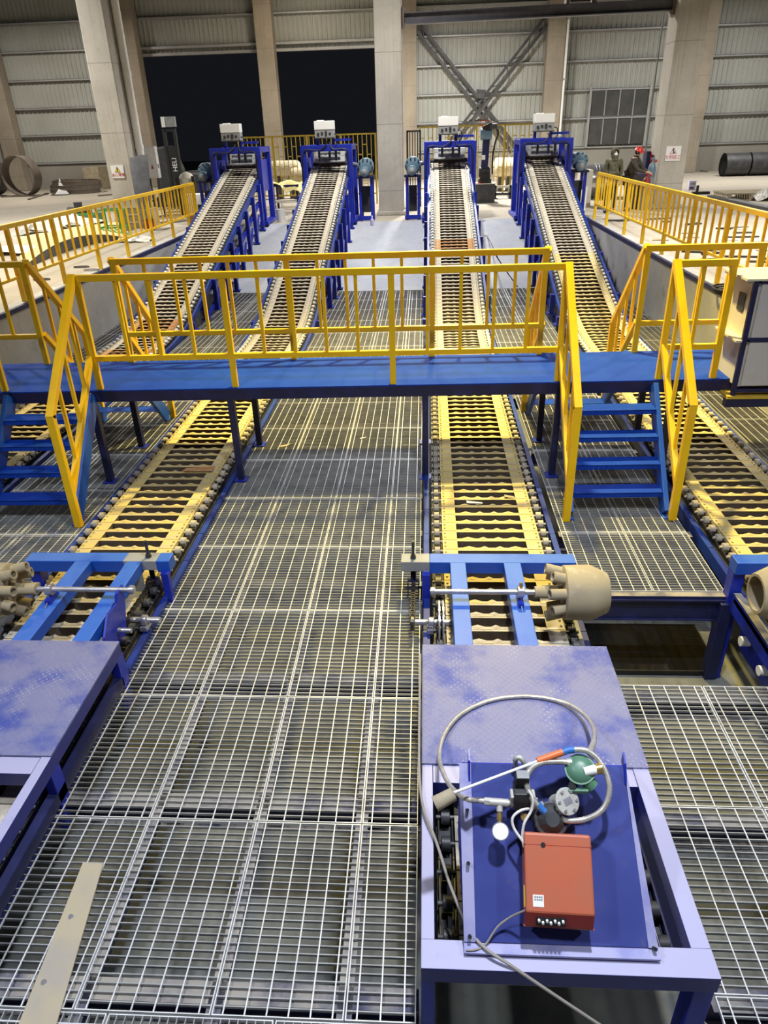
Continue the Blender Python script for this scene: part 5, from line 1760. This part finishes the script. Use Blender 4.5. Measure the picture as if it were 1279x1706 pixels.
Y = 38.0
c = aty(36, 295, Y); r = 0.9; c.z = H + r + 0.02
ring('large rusty steel ring standing on edge at the left hall wall', c, r, 0.62, (0.12, 0.99, 0), 'ring_steel')
c = aty(-18, 300, Y + 0.5); c.z = H + r + 0.02
ring('dark steel ring standing partly cut off by the left photo edge', c, r, 0.62, (0.12, 0.99, 0), 'dark_steel')
c = aty(122, 312, 39.0)
for k, (rr, zz) in enumerate(((1.22, 0.0), (1.25, 0.2), (1.18, 0.4))):
    p = V((c.x + 0.08 * k, 39.2, H + 0.12 + zz))
    ring('flat dark steel ring, %s of the stack before the left pillar' % ['bottom', 'middle', 'top'][k], p, rr, 0.17, (0.03, 0, 1), 'ring_steel')
p = at(104, 325, H)
t = thing('folded_sheet', 'folded white sheet sticking up before the stacked steel rings', 'sheet', p)
MB().prism([p + V((-0.4, 0, 0.0)), p + V((0.35, 0, 0.02)), p + V((0.1, 0.1, 0.35)), p + V((-0.08, 0.2, 0.75)), p + V((-0.2, 0.1, 0.25))], (0, 0.03, 0)).build('fold', 'white', t)
MB().prism([p + V((-0.5, -0.25, 0.0)), p + V((0.1, -0.45, 0.0)), p + V((0.45, 0.0, 0.03)), p + V((-0.4, 0.05, 0.03))], (0, 0, 0.015)).build('flap', 'dark_steel', t)
for lab, px0, py0, px1, py1 in (('rusty bar on the floor before the large steel ring', 2, 328, 62, 326), ('thin rusty bar on the floor before the stacked rings', 48, 332, 80, 322), ('short rusty bar on the floor left of the left pillar', 164, 326, 188, 324)):
    a, c = at(px0, py0, H + 0.03), at(px1, py1, H + 0.03)
    tag(MB().beam(a, c, 0.1, 0.06).build('steel_bar', 'ring_steel'), lab, 'bar')
c = aty(152, 290, 41.5)
tag(MB().bx(c.x - 0.35, c.x + 0.5, 41.3, 42.6, H, H + 1.1).build('brown_panel', 'wood'), 'brown board leaning on the back wall left of the left pillar', 'board')
# leaning plates by the left pillar
t = thing('leaning_plates', 'dark steel plates leaning against the left concrete pillar', 'steel plates', (-8.9, 24.0, H))
for k in range(3):
    x0 = aty(232 + k * 6, 345, 23.6 - 0.1 * k).x
    x1 = aty(216 + k * 9, 262 - k * 2, 24.2 - 0.1 * k).x
    zt = aty(220, 262 - k * 2, 24.2).z
    y0, y1 = 23.3 - 0.1 * k, 24.15 - 0.12 * k
    MB().prism([(x0, y0, H), (x0 + 0.24, y0, H), (x1 + 0.24, y1, zt), (x1, y1, zt)], (0, 0.03, 0)).build('plate', 'dark_steel', t)
# grey distribution cabinet
Y = 25.6
xa, xb = aty(245, 290, Y).x, aty(264, 290, Y).x
t = thing('distribution_box', 'grey electrical distribution box on a stand right of the left pillar', 'cabinet', (xa, Y, H))
z0, z1 = aty(254, 297, Y).z, aty(254, 244, Y).z
MB().bx(xa, xb, Y, Y + 0.25, z0, z1).build('box', 'cabinet', t, 0.01)
MB().bx(xa + 0.02, xb - 0.02, Y - 0.01, Y, z0 + 0.03, z1 - 0.03).build('door', 'cabinet', t, 0.004)
MB().prism([(xa + 0.17, Y - 0.012, z0 + 0.28), (xa + 0.27, Y - 0.012, z0 + 0.28), (xa + 0.22, Y - 0.012, z0 + 0.42)], (0, -0.003, 0)).build('warning_triangle', 'darkred', t)
for x in (xa + 0.04, xb - 0.04):
    MB().bx(x - 0.02, x + 0.02, Y + 0.08, Y + 0.14, H, z0).build('leg', 'dark', t)
MB().bx(xb, xb + 0.03, Y + 0.05, Y + 0.1, z0 + 0.3, z0 + 0.42).build('handle', 'gray', t)
# dark tarpaulin heap and the forklift in the gateway
Y = 30.0
c = aty(275, 290, Y)
t = thing('covered_machine', 'machine under a dark grey tarpaulin behind the distribution box', 'machine', (c.x, Y, H))
xa, xb = aty(262, 290, Y).x, aty(288, 290, Y).x
z1 = aty(270, 243, Y).z
MB().prism([(xa, Y - 0.4, H), (xb + 0.35, Y - 0.4, H), (xb + 0.25, Y - 0.3, H + (z1 - H) * 0.6), (xb - 0.1, Y - 0.2, z1), (xa + 0.05, Y - 0.2, z1 - 0.05)], (0, 1.2, 0)).build('tarpaulin', 'dark', t, 0.08)
MB().bx(xa, xb, Y - 0.5, Y - 0.42, H, H + 0.35).build('skirt', 'navy_dark', t)
Y = 29.0
xa, xb = aty(284, 290, Y).x, aty(301, 290, Y).x
xm = (xa + xb) / 2
t = thing('forklift', 'black forklift mast with white lettering standing in the dark gateway', 'forklift', (xm, Y, H))
zt = aty(292, 214, Y).z
for x in (xa, xb):
    MB().bx(x - 0.05, x + 0.05, Y - 0.08, Y + 0.08, H, zt).build('mast_rail', 'black', t)
for z in (zt - 0.1, H + 1.5, H + 0.6):
    MB().bx(xa, xb, Y - 0.03, Y + 0.03, z, z + 0.09).build('mast_crossbar', 'black', t)
z1 = aty(292, 194, Y).z
MB().bx(xa + 0.02, xb + 0.08, Y - 0.02, Y + 0.1, zt + 0.05, z1).build('lamp_housing', 'gray', t, 0.01)
MB().bx(xa - 0.04, xa + 0.1, Y - 0.05, Y - 0.02, zt + 0.05, z1).build('lamp_face', 'white', t)
MB().bx(xa + 0.05, xb - 0.05, Y - 0.06, Y, H + 0.9, H + 2.1).build('mast_panel', 'black', t)
rot = Matrix.Translation((xm + 0.05, Y - 0.064, H + 1.48)) @ Matrix.Rotation(math.pi / 2, 4, 'X') @ Matrix.Rotation(math.pi / 2, 4, 'Z')
text_mesh('HELI', 0.24, 'lettering', 'white', rot, t)
MB().bx(xa + 0.15, xb + 0.95, Y + 0.2, Y + 2.2, H + 0.3, H + 1.2).build('body', 'dark', t, 0.08)
for x in (xa + 0.2, xb + 0.85):
    for y in (Y + 0.5, Y + 1.9):
        MB().cyl((x - 0.1, y, H + 0.32), (x + 0.1, y, H + 0.32), 0.32, 20).build('wheel', 'black', t, smooth=True)
for x in (xa + 0.05, xb - 0.05):
    MB().bx(x - 0.05, x + 0.05, Y - 1.0, Y - 0.06, H + 0.04, H + 0.08).build('fork', 'dark', t)
    MB().bx(x - 0.05, x + 0.05, Y - 0.12, Y - 0.06, H + 0.04, H + 0.5).build('fork', 'dark', t)
Y = 26.5
c = aty(315, 310, Y)
t = thing('white_machine', 'small white rounded machine between black posts near the left portal', 'machine', (c.x, Y, H))
MB().lathe((c.x - 0.05, Y, H), (c.x - 0.05, Y, aty(312, 286, Y).z), [(0, 0.02), (0, 0.26), (0.7, 0.26), (0.85, 0.28), (0.95, 0.18), (1, 0.03)], 18).build('housing', 'offwhite', t, smooth=True)
for dx in (-0.28, 0.26):
    MB().bx(c.x + dx - 0.05, c.x + dx + 0.05, Y - 0.35, Y - 0.25, H, aty(312, 293, Y).z).build('post', 'black', t)
p = V((aty(330, 332, 24.6).x, 24.6, H))
t = thing('white_cabinet', 'low white box on the floor left of the leftmost portal', 'box', p)
MB().bx(p.x - 0.4, p.x + 0.3, 24.4, 24.9, H, aty(330, 323, 24.6).z).build('box', 'white', t, 0.008)
MB().bx(p.x + 0.02, p.x + 0.2, 24.39, 24.4, H + 0.25, H + 0.45).build('opening', 'black', t)
p = V((aty(323, 342, 23.4).x, 23.4, H))
t = thing('red_carton', 'red brown carton on the floor before the low white box', 'box', p)
MB().bx(p.x - 0.17, p.x + 0.17, 23.2, 23.55, H, H + 0.26).build('carton', 'rust', t, 0.006)
MB().bx(p.x - 0.17, p.x + 0.17, 23.36, 23.40, H + 0.26, H + 0.262).build('tape', 'wood', t)
# curved plate and rubbish behind the left railing
g = []
for j in range(5):
    row = []
    for i in range(13):
        u = i / 12; v = j / 4
        lo = at(38 + 175 * u, 441 - 52 * u + 10 * (2 * u - 1) ** 2, H)
        hi = at(28 + 175 * u, 398 - 28 * u, H)
        q = lo.lerp(hi, v)
        q.z = H + 0.02 + 0.24 * math.sin(math.pi * min(1, u * 1.0)) ** 0.8 * (1 - 0.75 * v)
        row.append(tuple(q))
    g.append(row)
t = thing('curved_plate', 'arched sheet of dusty steel lying behind the left railing', 'steel plate', at(110, 420, H))
MB().sheet(g, 0.012).build('sheet', 'dust_yellow', t, smooth=True)
b = MB()
for i in range(12):
    a, c = V(g[0][i]), V(g[0][i + 1])
    b.add([a, c, V((c.x, c.y, H + 0.0)), V((a.x, a.y, H + 0.0)), a + V((0, 0.02, 0)), c + V((0, 0.02, 0)), V((c.x, c.y + 0.02, H)), V((a.x, a.y + 0.02, H))],
          [(0, 1, 2, 3), (7, 6, 5, 4), (0, 4, 5, 1), (3, 2, 6, 7)])
b.build('edge_flange', 'dark_steel', t)
crumple('plastic_sheet', 'white plastic sheet at the left photo edge behind the left railing', 'plastic sheet', at(22, 418, H + 0.05), 0.6, 0.5, 0.12, 'plastic', 5)
crumple('plastic_bag', 'crumpled white plastic bag heap behind the arched steel sheet', 'plastic bag', at(75, 389, H), 0.6, 0.5, 0.5, 'plastic', 6)
crumple('plastic_bag', 'white plastic bag heap next to the green wire cart', 'plastic bag', at(122, 378, H), 0.85, 0.5, 0.5, 'plastic', 7)
crumple('plastic_bag', 'small white plastic bag by the pit edge near the left railing end', 'plastic bag', at(226, 402, H), 0.42, 0.3, 0.16, 'plastic', 8)
p = at(187, 392, H)
t = thing('wire_cart', 'bright green wire frame cart behind the left railing', 'cart', p)
b = MB()
for dx in (-0.3, 0.3):
    for dy in (0, 0.5):
        b.cyl(p + V((dx, dy, 0)), p + V((dx, dy, 0.65)), 0.02, 8)
for z in (0.2, 0.64):
    b.beam(p + V((-0.3, 0, z)), p + V((0.3, 0, z)), 0.03, 0.03).beam(p + V((-0.3, 0.5, z)), p + V((0.3, 0.5, z)), 0.03, 0.03).beam(p + V((-0.3, 0, z)), p + V((-0.3, 0.5, z)), 0.03, 0.03).beam(p + V((0.3, 0, z)), p + V((0.3, 0.5, z)), 0.03, 0.03)
b.build('frame', 'brightgreen', t)
b = MB()
for k in range(5):
    b.cyl(p + V((-0.3 + 0.12 * k, 0.02, 0.2)), p + V((0.25 + 0.12 * k, -0.5, 0.03)), 0.014, 6)
b.build('wire_shelf', 'brightgreen', t)
p = at(150, 376, H)
t = thing('green_crate', 'dark green plastic crate left of the wire cart', 'crate', p)
MB().bx(p.x - 0.3, p.x + 0.3, p.y, p.y + 0.4, H, H + 0.04).bx(p.x - 0.3, p.x + 0.3, p.y, p.y + 0.02, H, H + 0.34).bx(p.x - 0.3, p.x + 0.3, p.y + 0.38, p.y + 0.4, H, H + 0.34).bx(p.x - 0.3, p.x - 0.28, p.y, p.y + 0.4, H, H + 0.34).bx(p.x + 0.28, p.x + 0.3, p.y, p.y + 0.4, H, H + 0.34).build('walls', 'green', t)
MB().bx(p.x - 0.32, p.x + 0.32, p.y - 0.02, p.y + 0.02, H + 0.32, H + 0.36).build('rim', 'brightgreen', t)
p = at(129, 370, H)
t = thing('scrap_motor', 'dark scrapped motor part lying behind the plastic bag heap', 'motor', p)
MB().cyl(p + V((-0.35, 0.3, 0.25)), p + V((0.35, 0.3, 0.25)), 0.2, 16).build('housing', 'black', t, smooth=True)
MB().bx(p.x - 0.45, p.x + 0.45, p.y + 0.1, p.y + 0.5, H, H + 0.08).bx(p.x - 0.1, p.x + 0.1, p.y + 0.2, p.y + 0.4, H + 0.4, H + 0.58).build('frame', 'dark', t)
p = at(205, 385, H)
t = thing('wooden_crate', 'open brown wooden crate right of the green wire cart', 'crate', p)
for z in (0.05, 0.25, 0.45):
    MB().bx(p.x - 0.1, p.x + 0.9, p.y, p.y + 0.03, H + z, H + z + 0.12).build('slat', 'wood', t)
    MB().bx(p.x - 0.1, p.x + 0.9, p.y + 0.6, p.y + 0.63, H + z, H + z + 0.12).build('slat', 'wood', t)
for x in (-0.1, 0.86):
    MB().bx(p.x + x, p.x + x + 0.05, p.y + 0.03, p.y + 0.6, H, H + 0.58).build('end_board', 'wood', t)
rn = random.Random(5)
for i in range(14):
    c = at(rn.uniform(215, 300), rn.uniform(330, 365), H)
    a = c + V((rn.uniform(-0.3, 0.3), rn.uniform(-0.2, 0.2), 0.02)); q = a + V((rn.uniform(0.4, 1.3), rn.uniform(-0.5, 0.6), rn.uniform(0.0, 0.25)))
    tag(MB().beam(a, q, 0.06, 0.04).build('scrap_bar', ('ring_steel', 'wood', 'dark_steel')[i % 3]), 'brown scrap bar in the heap below the distribution box', 'bar', 'scrap bars below the distribution box')
for lab, px, py, k in (('small dark shackle on the hall floor by the left railing', 136, 446, 0), ('oval wire loop on the pit edge by the left railing', 153, 451, 1), ('black cable end on the floor by the left stairs', 70, 467, 2)):
    p = at(px, py, H)
    t = thing('floor_loop', lab, 'loop', p)
    MB().tube([p + V((0.16 * math.cos(i * math.pi / 4), 0.07 * math.sin(i * math.pi / 4), 0.02)) for i in range(9)], 0.014, 6, 3).build('loop', 'dark' if k != 1 else 'steel', t)
p = at(250, 384, H)
t = thing('paint_pail', 'small dark printed pail on the floor by the left railing end', 'pail', p)
MB().lathe(p, p + V((0, 0, 0.3)), [(0, 0.02), (0, 0.14), (1, 0.15), (1, 0.02)], 16).build('pail', 'darkred', t, smooth=True)
MB().cyl(p + V((0, 0, 0.3)), p + V((0, 0, 0.315)), 0.155, 16).build('lid', 'dark', t, smooth=True)
t = thing('loose_cable', 'thin dark cable trailing down the ramp between right conveyors', 'cable', at(815, 400, 0.5))
q = []
for px, py in ((800, 368), (806, 385), (818, 405), (826, 425), (842, 450), (862, 478)):
    p = at(px, py, 0.7)
    for _ in range(8):
        p = at(px, py, ramp_z(p.y) + 0.012)
    q.append(p)
MB().tube(q, 0.012, 6, 5).build('sheath', 'black', t, smooth=True)


# ------------------------------------------------------------------ the two workers
def skin(name, joints, edges, material, parent, root, sub=2):
    names = list(joints)
    me = bpy.data.meshes.new(name)
    org = ORG.get(parent, V((0, 0, 0)))
    me.from_pydata([tuple(V(joints[k][0]) - org) for k in names], [(names.index(a), names.index(c)) for a, c in edges], [])
    me.materials.append(M[material])
    o = bpy.data.objects.new(name, me)
    COL.objects.link(o)
    o.parent = parent
    mod = o.modifiers.new('skin', 'SKIN')
    mod.use_smooth_shade = True
    if not me.skin_vertices:
        me.attributes  # layer is made by the modifier
    lay = me.skin_vertices[0].data
    for i, k in enumerate(names):
        rr = joints[k][1]
        lay[i].radius = rr if isinstance(rr, tuple) else (rr, rr)
        lay[i].use_root = (k == root)
    ss = o.modifiers.new('smooth', 'SUBSURF')
    ss.levels = sub; ss.render_levels = sub
    ORG[o] = org
    return o


def worker(base, face, lean, arms, label, jacket, hood, helmet):
    """face: heading angle (0 looks towards -y), lean: forward bend of the spine in metres at the shoulders"""
    t = thing('person', label, 'person', base)
    ca, sa = math.cos(face), math.sin(face)

    def P(x, f, z):
        """x to the person's left, f forward"""
        return V((base.x + x * ca + f * sa, base.y + x * sa - f * ca, base.z + z))
    L = lean
    J = {'pelvis': (P(0, 0, 0.92), 0.13), 'belly': (P(0, L * 0.3, 1.08), 0.125), 'chest': (P(0, L * 0.75, 1.28), 0.14), 'upper': (P(0, L, 1.41), 0.10),
         'neck': (P(0, L * 1.12, 1.49), 0.052), 'chin': (P(0, L * 1.25 + 0.015, 1.56), 0.068), 'face': (P(0, L * 1.38 + 0.01, 1.62), 0.083), 'crown': (P(0, L * 1.42, 1.685), 0.062),
         'nose': (P(0, L * 1.36 + 0.105, 1.605), 0.013)}
    E = [('pelvis', 'belly'), ('belly', 'chest'), ('chest', 'upper'), ('upper', 'neck'), ('neck', 'chin'), ('chin', 'face'), ('face', 'crown'), ('face', 'nose')]
    JJ = {k: J[k] for k in ('pelvis', 'belly', 'chest', 'upper')}
    EJ = E[:3]
    TJ = {'pelvis': (J['pelvis'][0], 0.145)}
    ET = []
    JJ = {k: (v[0], v[1] + 0.035) for k, v in JJ.items()}
    for s, nm in ((1, 'l'), (-1, 'r')):
        sh = P(s * 0.19, L, 1.40)
        el = P(*(arms[nm][0])); wr = P(*(arms[nm][1]))
        d = (wr - el).normalized()
        hand = wr + d * 0.07
        J['sh' + nm] = (sh, 0.062); J['el' + nm] = (el, 0.043); J['wr' + nm] = (wr, 0.028); J['ha' + nm] = (hand, (0.034, 0.02))
        E += [('upper', 'sh' + nm), ('sh' + nm, 'el' + nm), ('el' + nm, 'wr' + nm), ('wr' + nm, 'ha' + nm)]
        side = V((ca, sa, 0))
        for k in range(4):
            off = side * ((k - 1.5) * 0.02)
            ln = (0.07, 0.085, 0.08, 0.06)[k]
            J['k%d%s' % (k, nm)] = (hand + off + d * ln * 0.55, 0.0085)
            J['f%d%s' % (k, nm)] = (hand + off + d * ln - V((0, 0, 0.012)), 0.008)
            E += [('ha' + nm, 'k%d%s' % (k, nm)), ('k%d%s' % (k, nm), 'f%d%s' % (k, nm))]
        J['t0' + nm] = (wr + d * 0.03 - side * s * 0.035, 0.0095); J['t1' + nm] = (wr + d * 0.075 - side * s * 0.045, 0.0085)
        E += [('wr' + nm, 't0' + nm), ('t0' + nm, 't1' + nm)]
        JJ['sh' + nm] = (sh, 0.085); JJ['el' + nm] = (el, 0.064); JJ['cu' + nm] = (el.lerp(wr, 0.92), 0.045)
        EJ += [('upper', 'sh' + nm), ('sh' + nm, 'el' + nm), ('el' + nm, 'cu' + nm)]
        hip = P(s * 0.1, -0.01, 0.88); kn = P(s * 0.11, 0.03, 0.48); an = P(s * 0.12, -0.02, 0.09); toe = P(s * 0.13, 0.15, 0.045); heel = P(s * 0.12, -0.05, 0.045)
        J['hip' + nm] = (hip, 0.095); J['kn' + nm] = (kn, 0.058); J['an' + nm] = (an, 0.042); J['toe' + nm] = (toe, (0.04, 0.03))
        E += [('pelvis', 'hip' + nm), ('hip' + nm, 'kn' + nm), ('kn' + nm, 'an' + nm), ('an' + nm, 'toe' + nm)]
        TJ['hip' + nm] = (hip, 0.115); TJ['kn' + nm] = (kn, 0.082); TJ['an' + nm] = (an + V((0, 0, 0.02)), 0.066)
        ET += [('pelvis', 'hip' + nm), ('hip' + nm, 'kn' + nm), ('kn' + nm, 'an' + nm)]
        bt = MB().sphere(an.lerp(toe, 0.45) - V((0, 0, 0.015)), 0.08, 12, 8, (0.75, 1.7, 0.62))
        bt.build('boot', 'black', t, smooth=True)
    JJ['hem'] = (P(0, -0.01, 0.80), 0.17)
    EJ.append(('pelvis', 'hem'))
    skin('body', J, E, 'skin', t, 'pelvis')
    skin('jacket', JJ, EJ, jacket, t, 'pelvis')
    skin('trousers', TJ, ET, 'trousers', t, 'pelvis')
    fc = J['face'][0]; fw = V((sa, -ca, 0)); sd = V((ca, sa, 0))
    b = MB()
    for s in (-1, 1):
        b.sphere(fc + fw * 0.082 + sd * s * 0.032 + V((0, 0, 0.012)), 0.011, 8, 6)
    b.build('eyes', 'black', t)
    b = MB()
    for s in (-1, 1):
        b.beam(fc + fw * 0.085 + sd * s * 0.018 + V((0, 0, 0.034)), fc + fw * 0.078 + sd * s * 0.05 + V((0, 0, 0.032)), 0.008, 0.008)
    b.build('eyebrows', 'black', t)
    b = MB()
    for s in (-1, 1):
        b.sphere(fc + sd * s * 0.085 - V((0, 0, 0.01)), 0.028, 8, 6, (0.45, 0.8, 1.1))
    b.build('ears', 'skin', t, smooth=True)
    MB().beam(fc + fw * 0.088 - sd * 0.02 - V((0, 0, 0.055)), fc + fw * 0.088 + sd * 0.02 - V((0, 0, 0.055)), 0.008, 0.008).build('mouth', 'darkred', t)
    if hood:
        MB().sphere(fc + fw * 0.065 - V((0, 0, 0.04)), 0.062, 14, 10, (0.9, 0.75, 0.85)).build('face_mask', 'white', t, smooth=True)
        # hood: open shell round the head
        b = MB(); n, mm = 20, 12
        vs = []; fs = []
        for j in range(mm + 1):
            th = math.radians(38 + (180 - 38) * j / mm)
            for i in range(n):
                ph = 2 * math.pi * i / n
                v = fw * (math.cos(th) * 0.135 - 0.02) + (sd * math.cos(ph) * 0.125 + V((0, 0, 1)) * math.sin(ph) * 0.15) * math.sin(th)
                vs.append(fc + v + V((0, 0, 0.0)))
        for j in range(mm):
            for i in range(n):
                k = (i + 1) % n
                fs.append((j * n + i, (j + 1) * n + i, (j + 1) * n + k, j * n + k))
        b.add(vs, fs)
        o = b.build('hood', jacket, t, smooth=True)
        so = o.modifiers.new('thick', 'SOLIDIFY'); so.thickness = 0.014
        MB().lathe(J['upper'][0] + V((0, 0, 0.02)), fc - V((0, 0, 0.05)), [(0, 0.13), (0.5, 0.105), (1, 0.11)], 16, False).build('collar', jacket, t, smooth=True)
    else:
        MB().lathe(J['upper'][0] + V((0, 0, 0.0)), J['neck'][0] + V((0, 0, 0.03)), [(0, 0.12), (0.6, 0.085), (1, 0.08), (1, 0.065)], 16, False).build('collar', jacket, t, smooth=True)
        MB().sphere(fc - fw * 0.015 + V((0, 0, 0.005)), 0.098, 14, 10, (0.95, 0.95, 1.0)).build('hair', 'black', t, smooth=True)
    if helmet:
        up = V((0, 0, 1)) + fw * 0.35
        up.normalize()
        c = fc + up * 0.02
        MB().lathe(c, c + up * 0.125, [(0, 0.135), (0.1, 0.132), (0.45, 0.115), (0.75, 0.08), (0.93, 0.035), (1, 0.005)], 22).build('hard_hat', 'signal_red', t, smooth=True)
        MB().lathe(c + fw * 0.03 - up * 0.008, c + fw * 0.03 + up * 0.008, [(0, 0.155), (1, 0.15)], 22).build('hat_brim', 'signal_red', t, smooth=True)
    return t


x1 = aty(1019, 300, 23.5).x
worker(V((x1, 23.5, H)), 0.10, 0.02, {'l': ((0.25, 0.0, 1.12), (0.2, 0.12, 0.88)), 'r': ((-0.25, 0.0, 1.12), (-0.2, 0.14, 0.88))},
       'person in hooded camouflage jacket and white face mask standing behind the right railing', 'jacket', True, False)
x2 = aty(1047, 300, 23.75).x
worker(V((x2, 23.75, H)), 1.0, 0.13, {'l': ((0.25, 0.3, 1.15), (0.18, 0.5, 1.08)), 'r': ((-0.25, 0.32, 1.15), (-0.1, 0.54, 1.08))},
       'person in red hard hat and dark jacket bending over work, turned to the right', 'jacket_dark', False, True)

# ------------------------------------------------------------------ pieces of parts go one level deeper
NEST = {
    'control_box': {'switch': 'body', 'terminal': 'terminal_strip', 'label_print': 'label_sticker', 'screw_hole': 'body', 'lid_seam': 'body'},
    'gear_motor': {'bolt': 'gearbox', 'fan_cover': 'motor_housing'},
    'gas_train': {'gauge_dial': 'pressure_gauge', 'solenoid_coil': 'solenoid_valve', 'coil_plug': 'solenoid_valve', 'valve_flange': 'solenoid_valve', 'valve_knob': 'solenoid_valve',
                  'governor_flange': 'governor_body', 'flange_bolt': 'governor_body', 'nameplate': 'governor_body', 'regulator_neck': 'regulator_body', 'regulator_cap': 'regulator_body',
                  'regulator_spring_housing': 'regulator_body', 'regulator_bracket': 'regulator_body', 'regulator_union': 'regulator_body', 'hose_ferrule': 'braided_hose', 'hose_nut': 'corrugated_hose',
                  'hose_tape': 'corrugated_hose', 'lance_tape': 'lance_hose', 'lance_cup': 'lance_tube', 'burner_cap': 'burner_body'},
    'electrical_cabinet': {'nameplate': 'body'}, 'distribution_box': {'handle': 'door', 'warning_triangle': 'door'},
    'pouring_drum': {'grease_nipple': 'bearing_housing'}, 'chain_tensioner': {'pin': 'yoke', 'nut': 'threaded_rod'},
    'casting_conveyor': {'spray_nozzle': 'portal_beam', 'cable': 'portal_beam'},
    'person': {'eyes': 'body', 'eyebrows': 'body', 'ears': 'body', 'mouth': 'body', 'hood': 'jacket', 'collar': 'jacket', 'hat_brim': 'hard_hat'},
    'safety_sign': {'lettering': 'board', 'triangle_border': 'board', 'triangle': 'board', 'mark': 'board', 'pictogram': 'board'},
    'forklift': {'lettering': 'mast_panel', 'lamp_face': 'lamp_housing'}, 'industrial_robot': {'data_plate': 'lower_arm'},
    'robot_pedestal': {'red_marking': 'top_plate'}, 'bucket': {'handle': 'pail'}, 'spray_bottle': {'cap': 'flask'},
    'gas_cylinder': {'valve': 'shoulder', 'regulator': 'shoulder'}, 'wrapped_tank': {'strap': 'shell'}, 'tie_beam': {'bolt': 'end_plate'},
    'pipe_section': {'end_ring': 'shell'}, 'steel_ring': {'rim': 'band'}, 'printed_box': {'print': 'carton'}, 'paint_pail': {'lid': 'pail'},
    'downpipe': {'collar': 'pipe'}, 'conduit': {'clip': 'pipe'}, 'leaning_board': {'edge_tape': 'board'}, 'gusset_plate': {'bolt': 'plate'},
    'bearing_bracket': {'pin': 'plate'}, 'white_cabinet': {'opening': 'box'}, 'red_carton': {'tape': 'carton'}, 'flat_bar': {'weld_spot': 'bar'},
}
for root in [o for o in COL.objects if o.parent is None and 'category' in o.keys()]:
    mp = NEST.get(root.name.split('.')[0])
    if not mp:
        continue
    kids = list(root.children)
    for ch in kids:
        to = mp.get(ch.name.split('.')[0])
        if not to:
            continue
        best = None
        for k in kids:
            if k is not ch and k.name.split('.')[0] == to and k.location.length < 1e-6:
                best = best or k
        if best and ch.location.length < 1e-6:
            ch.parent = best
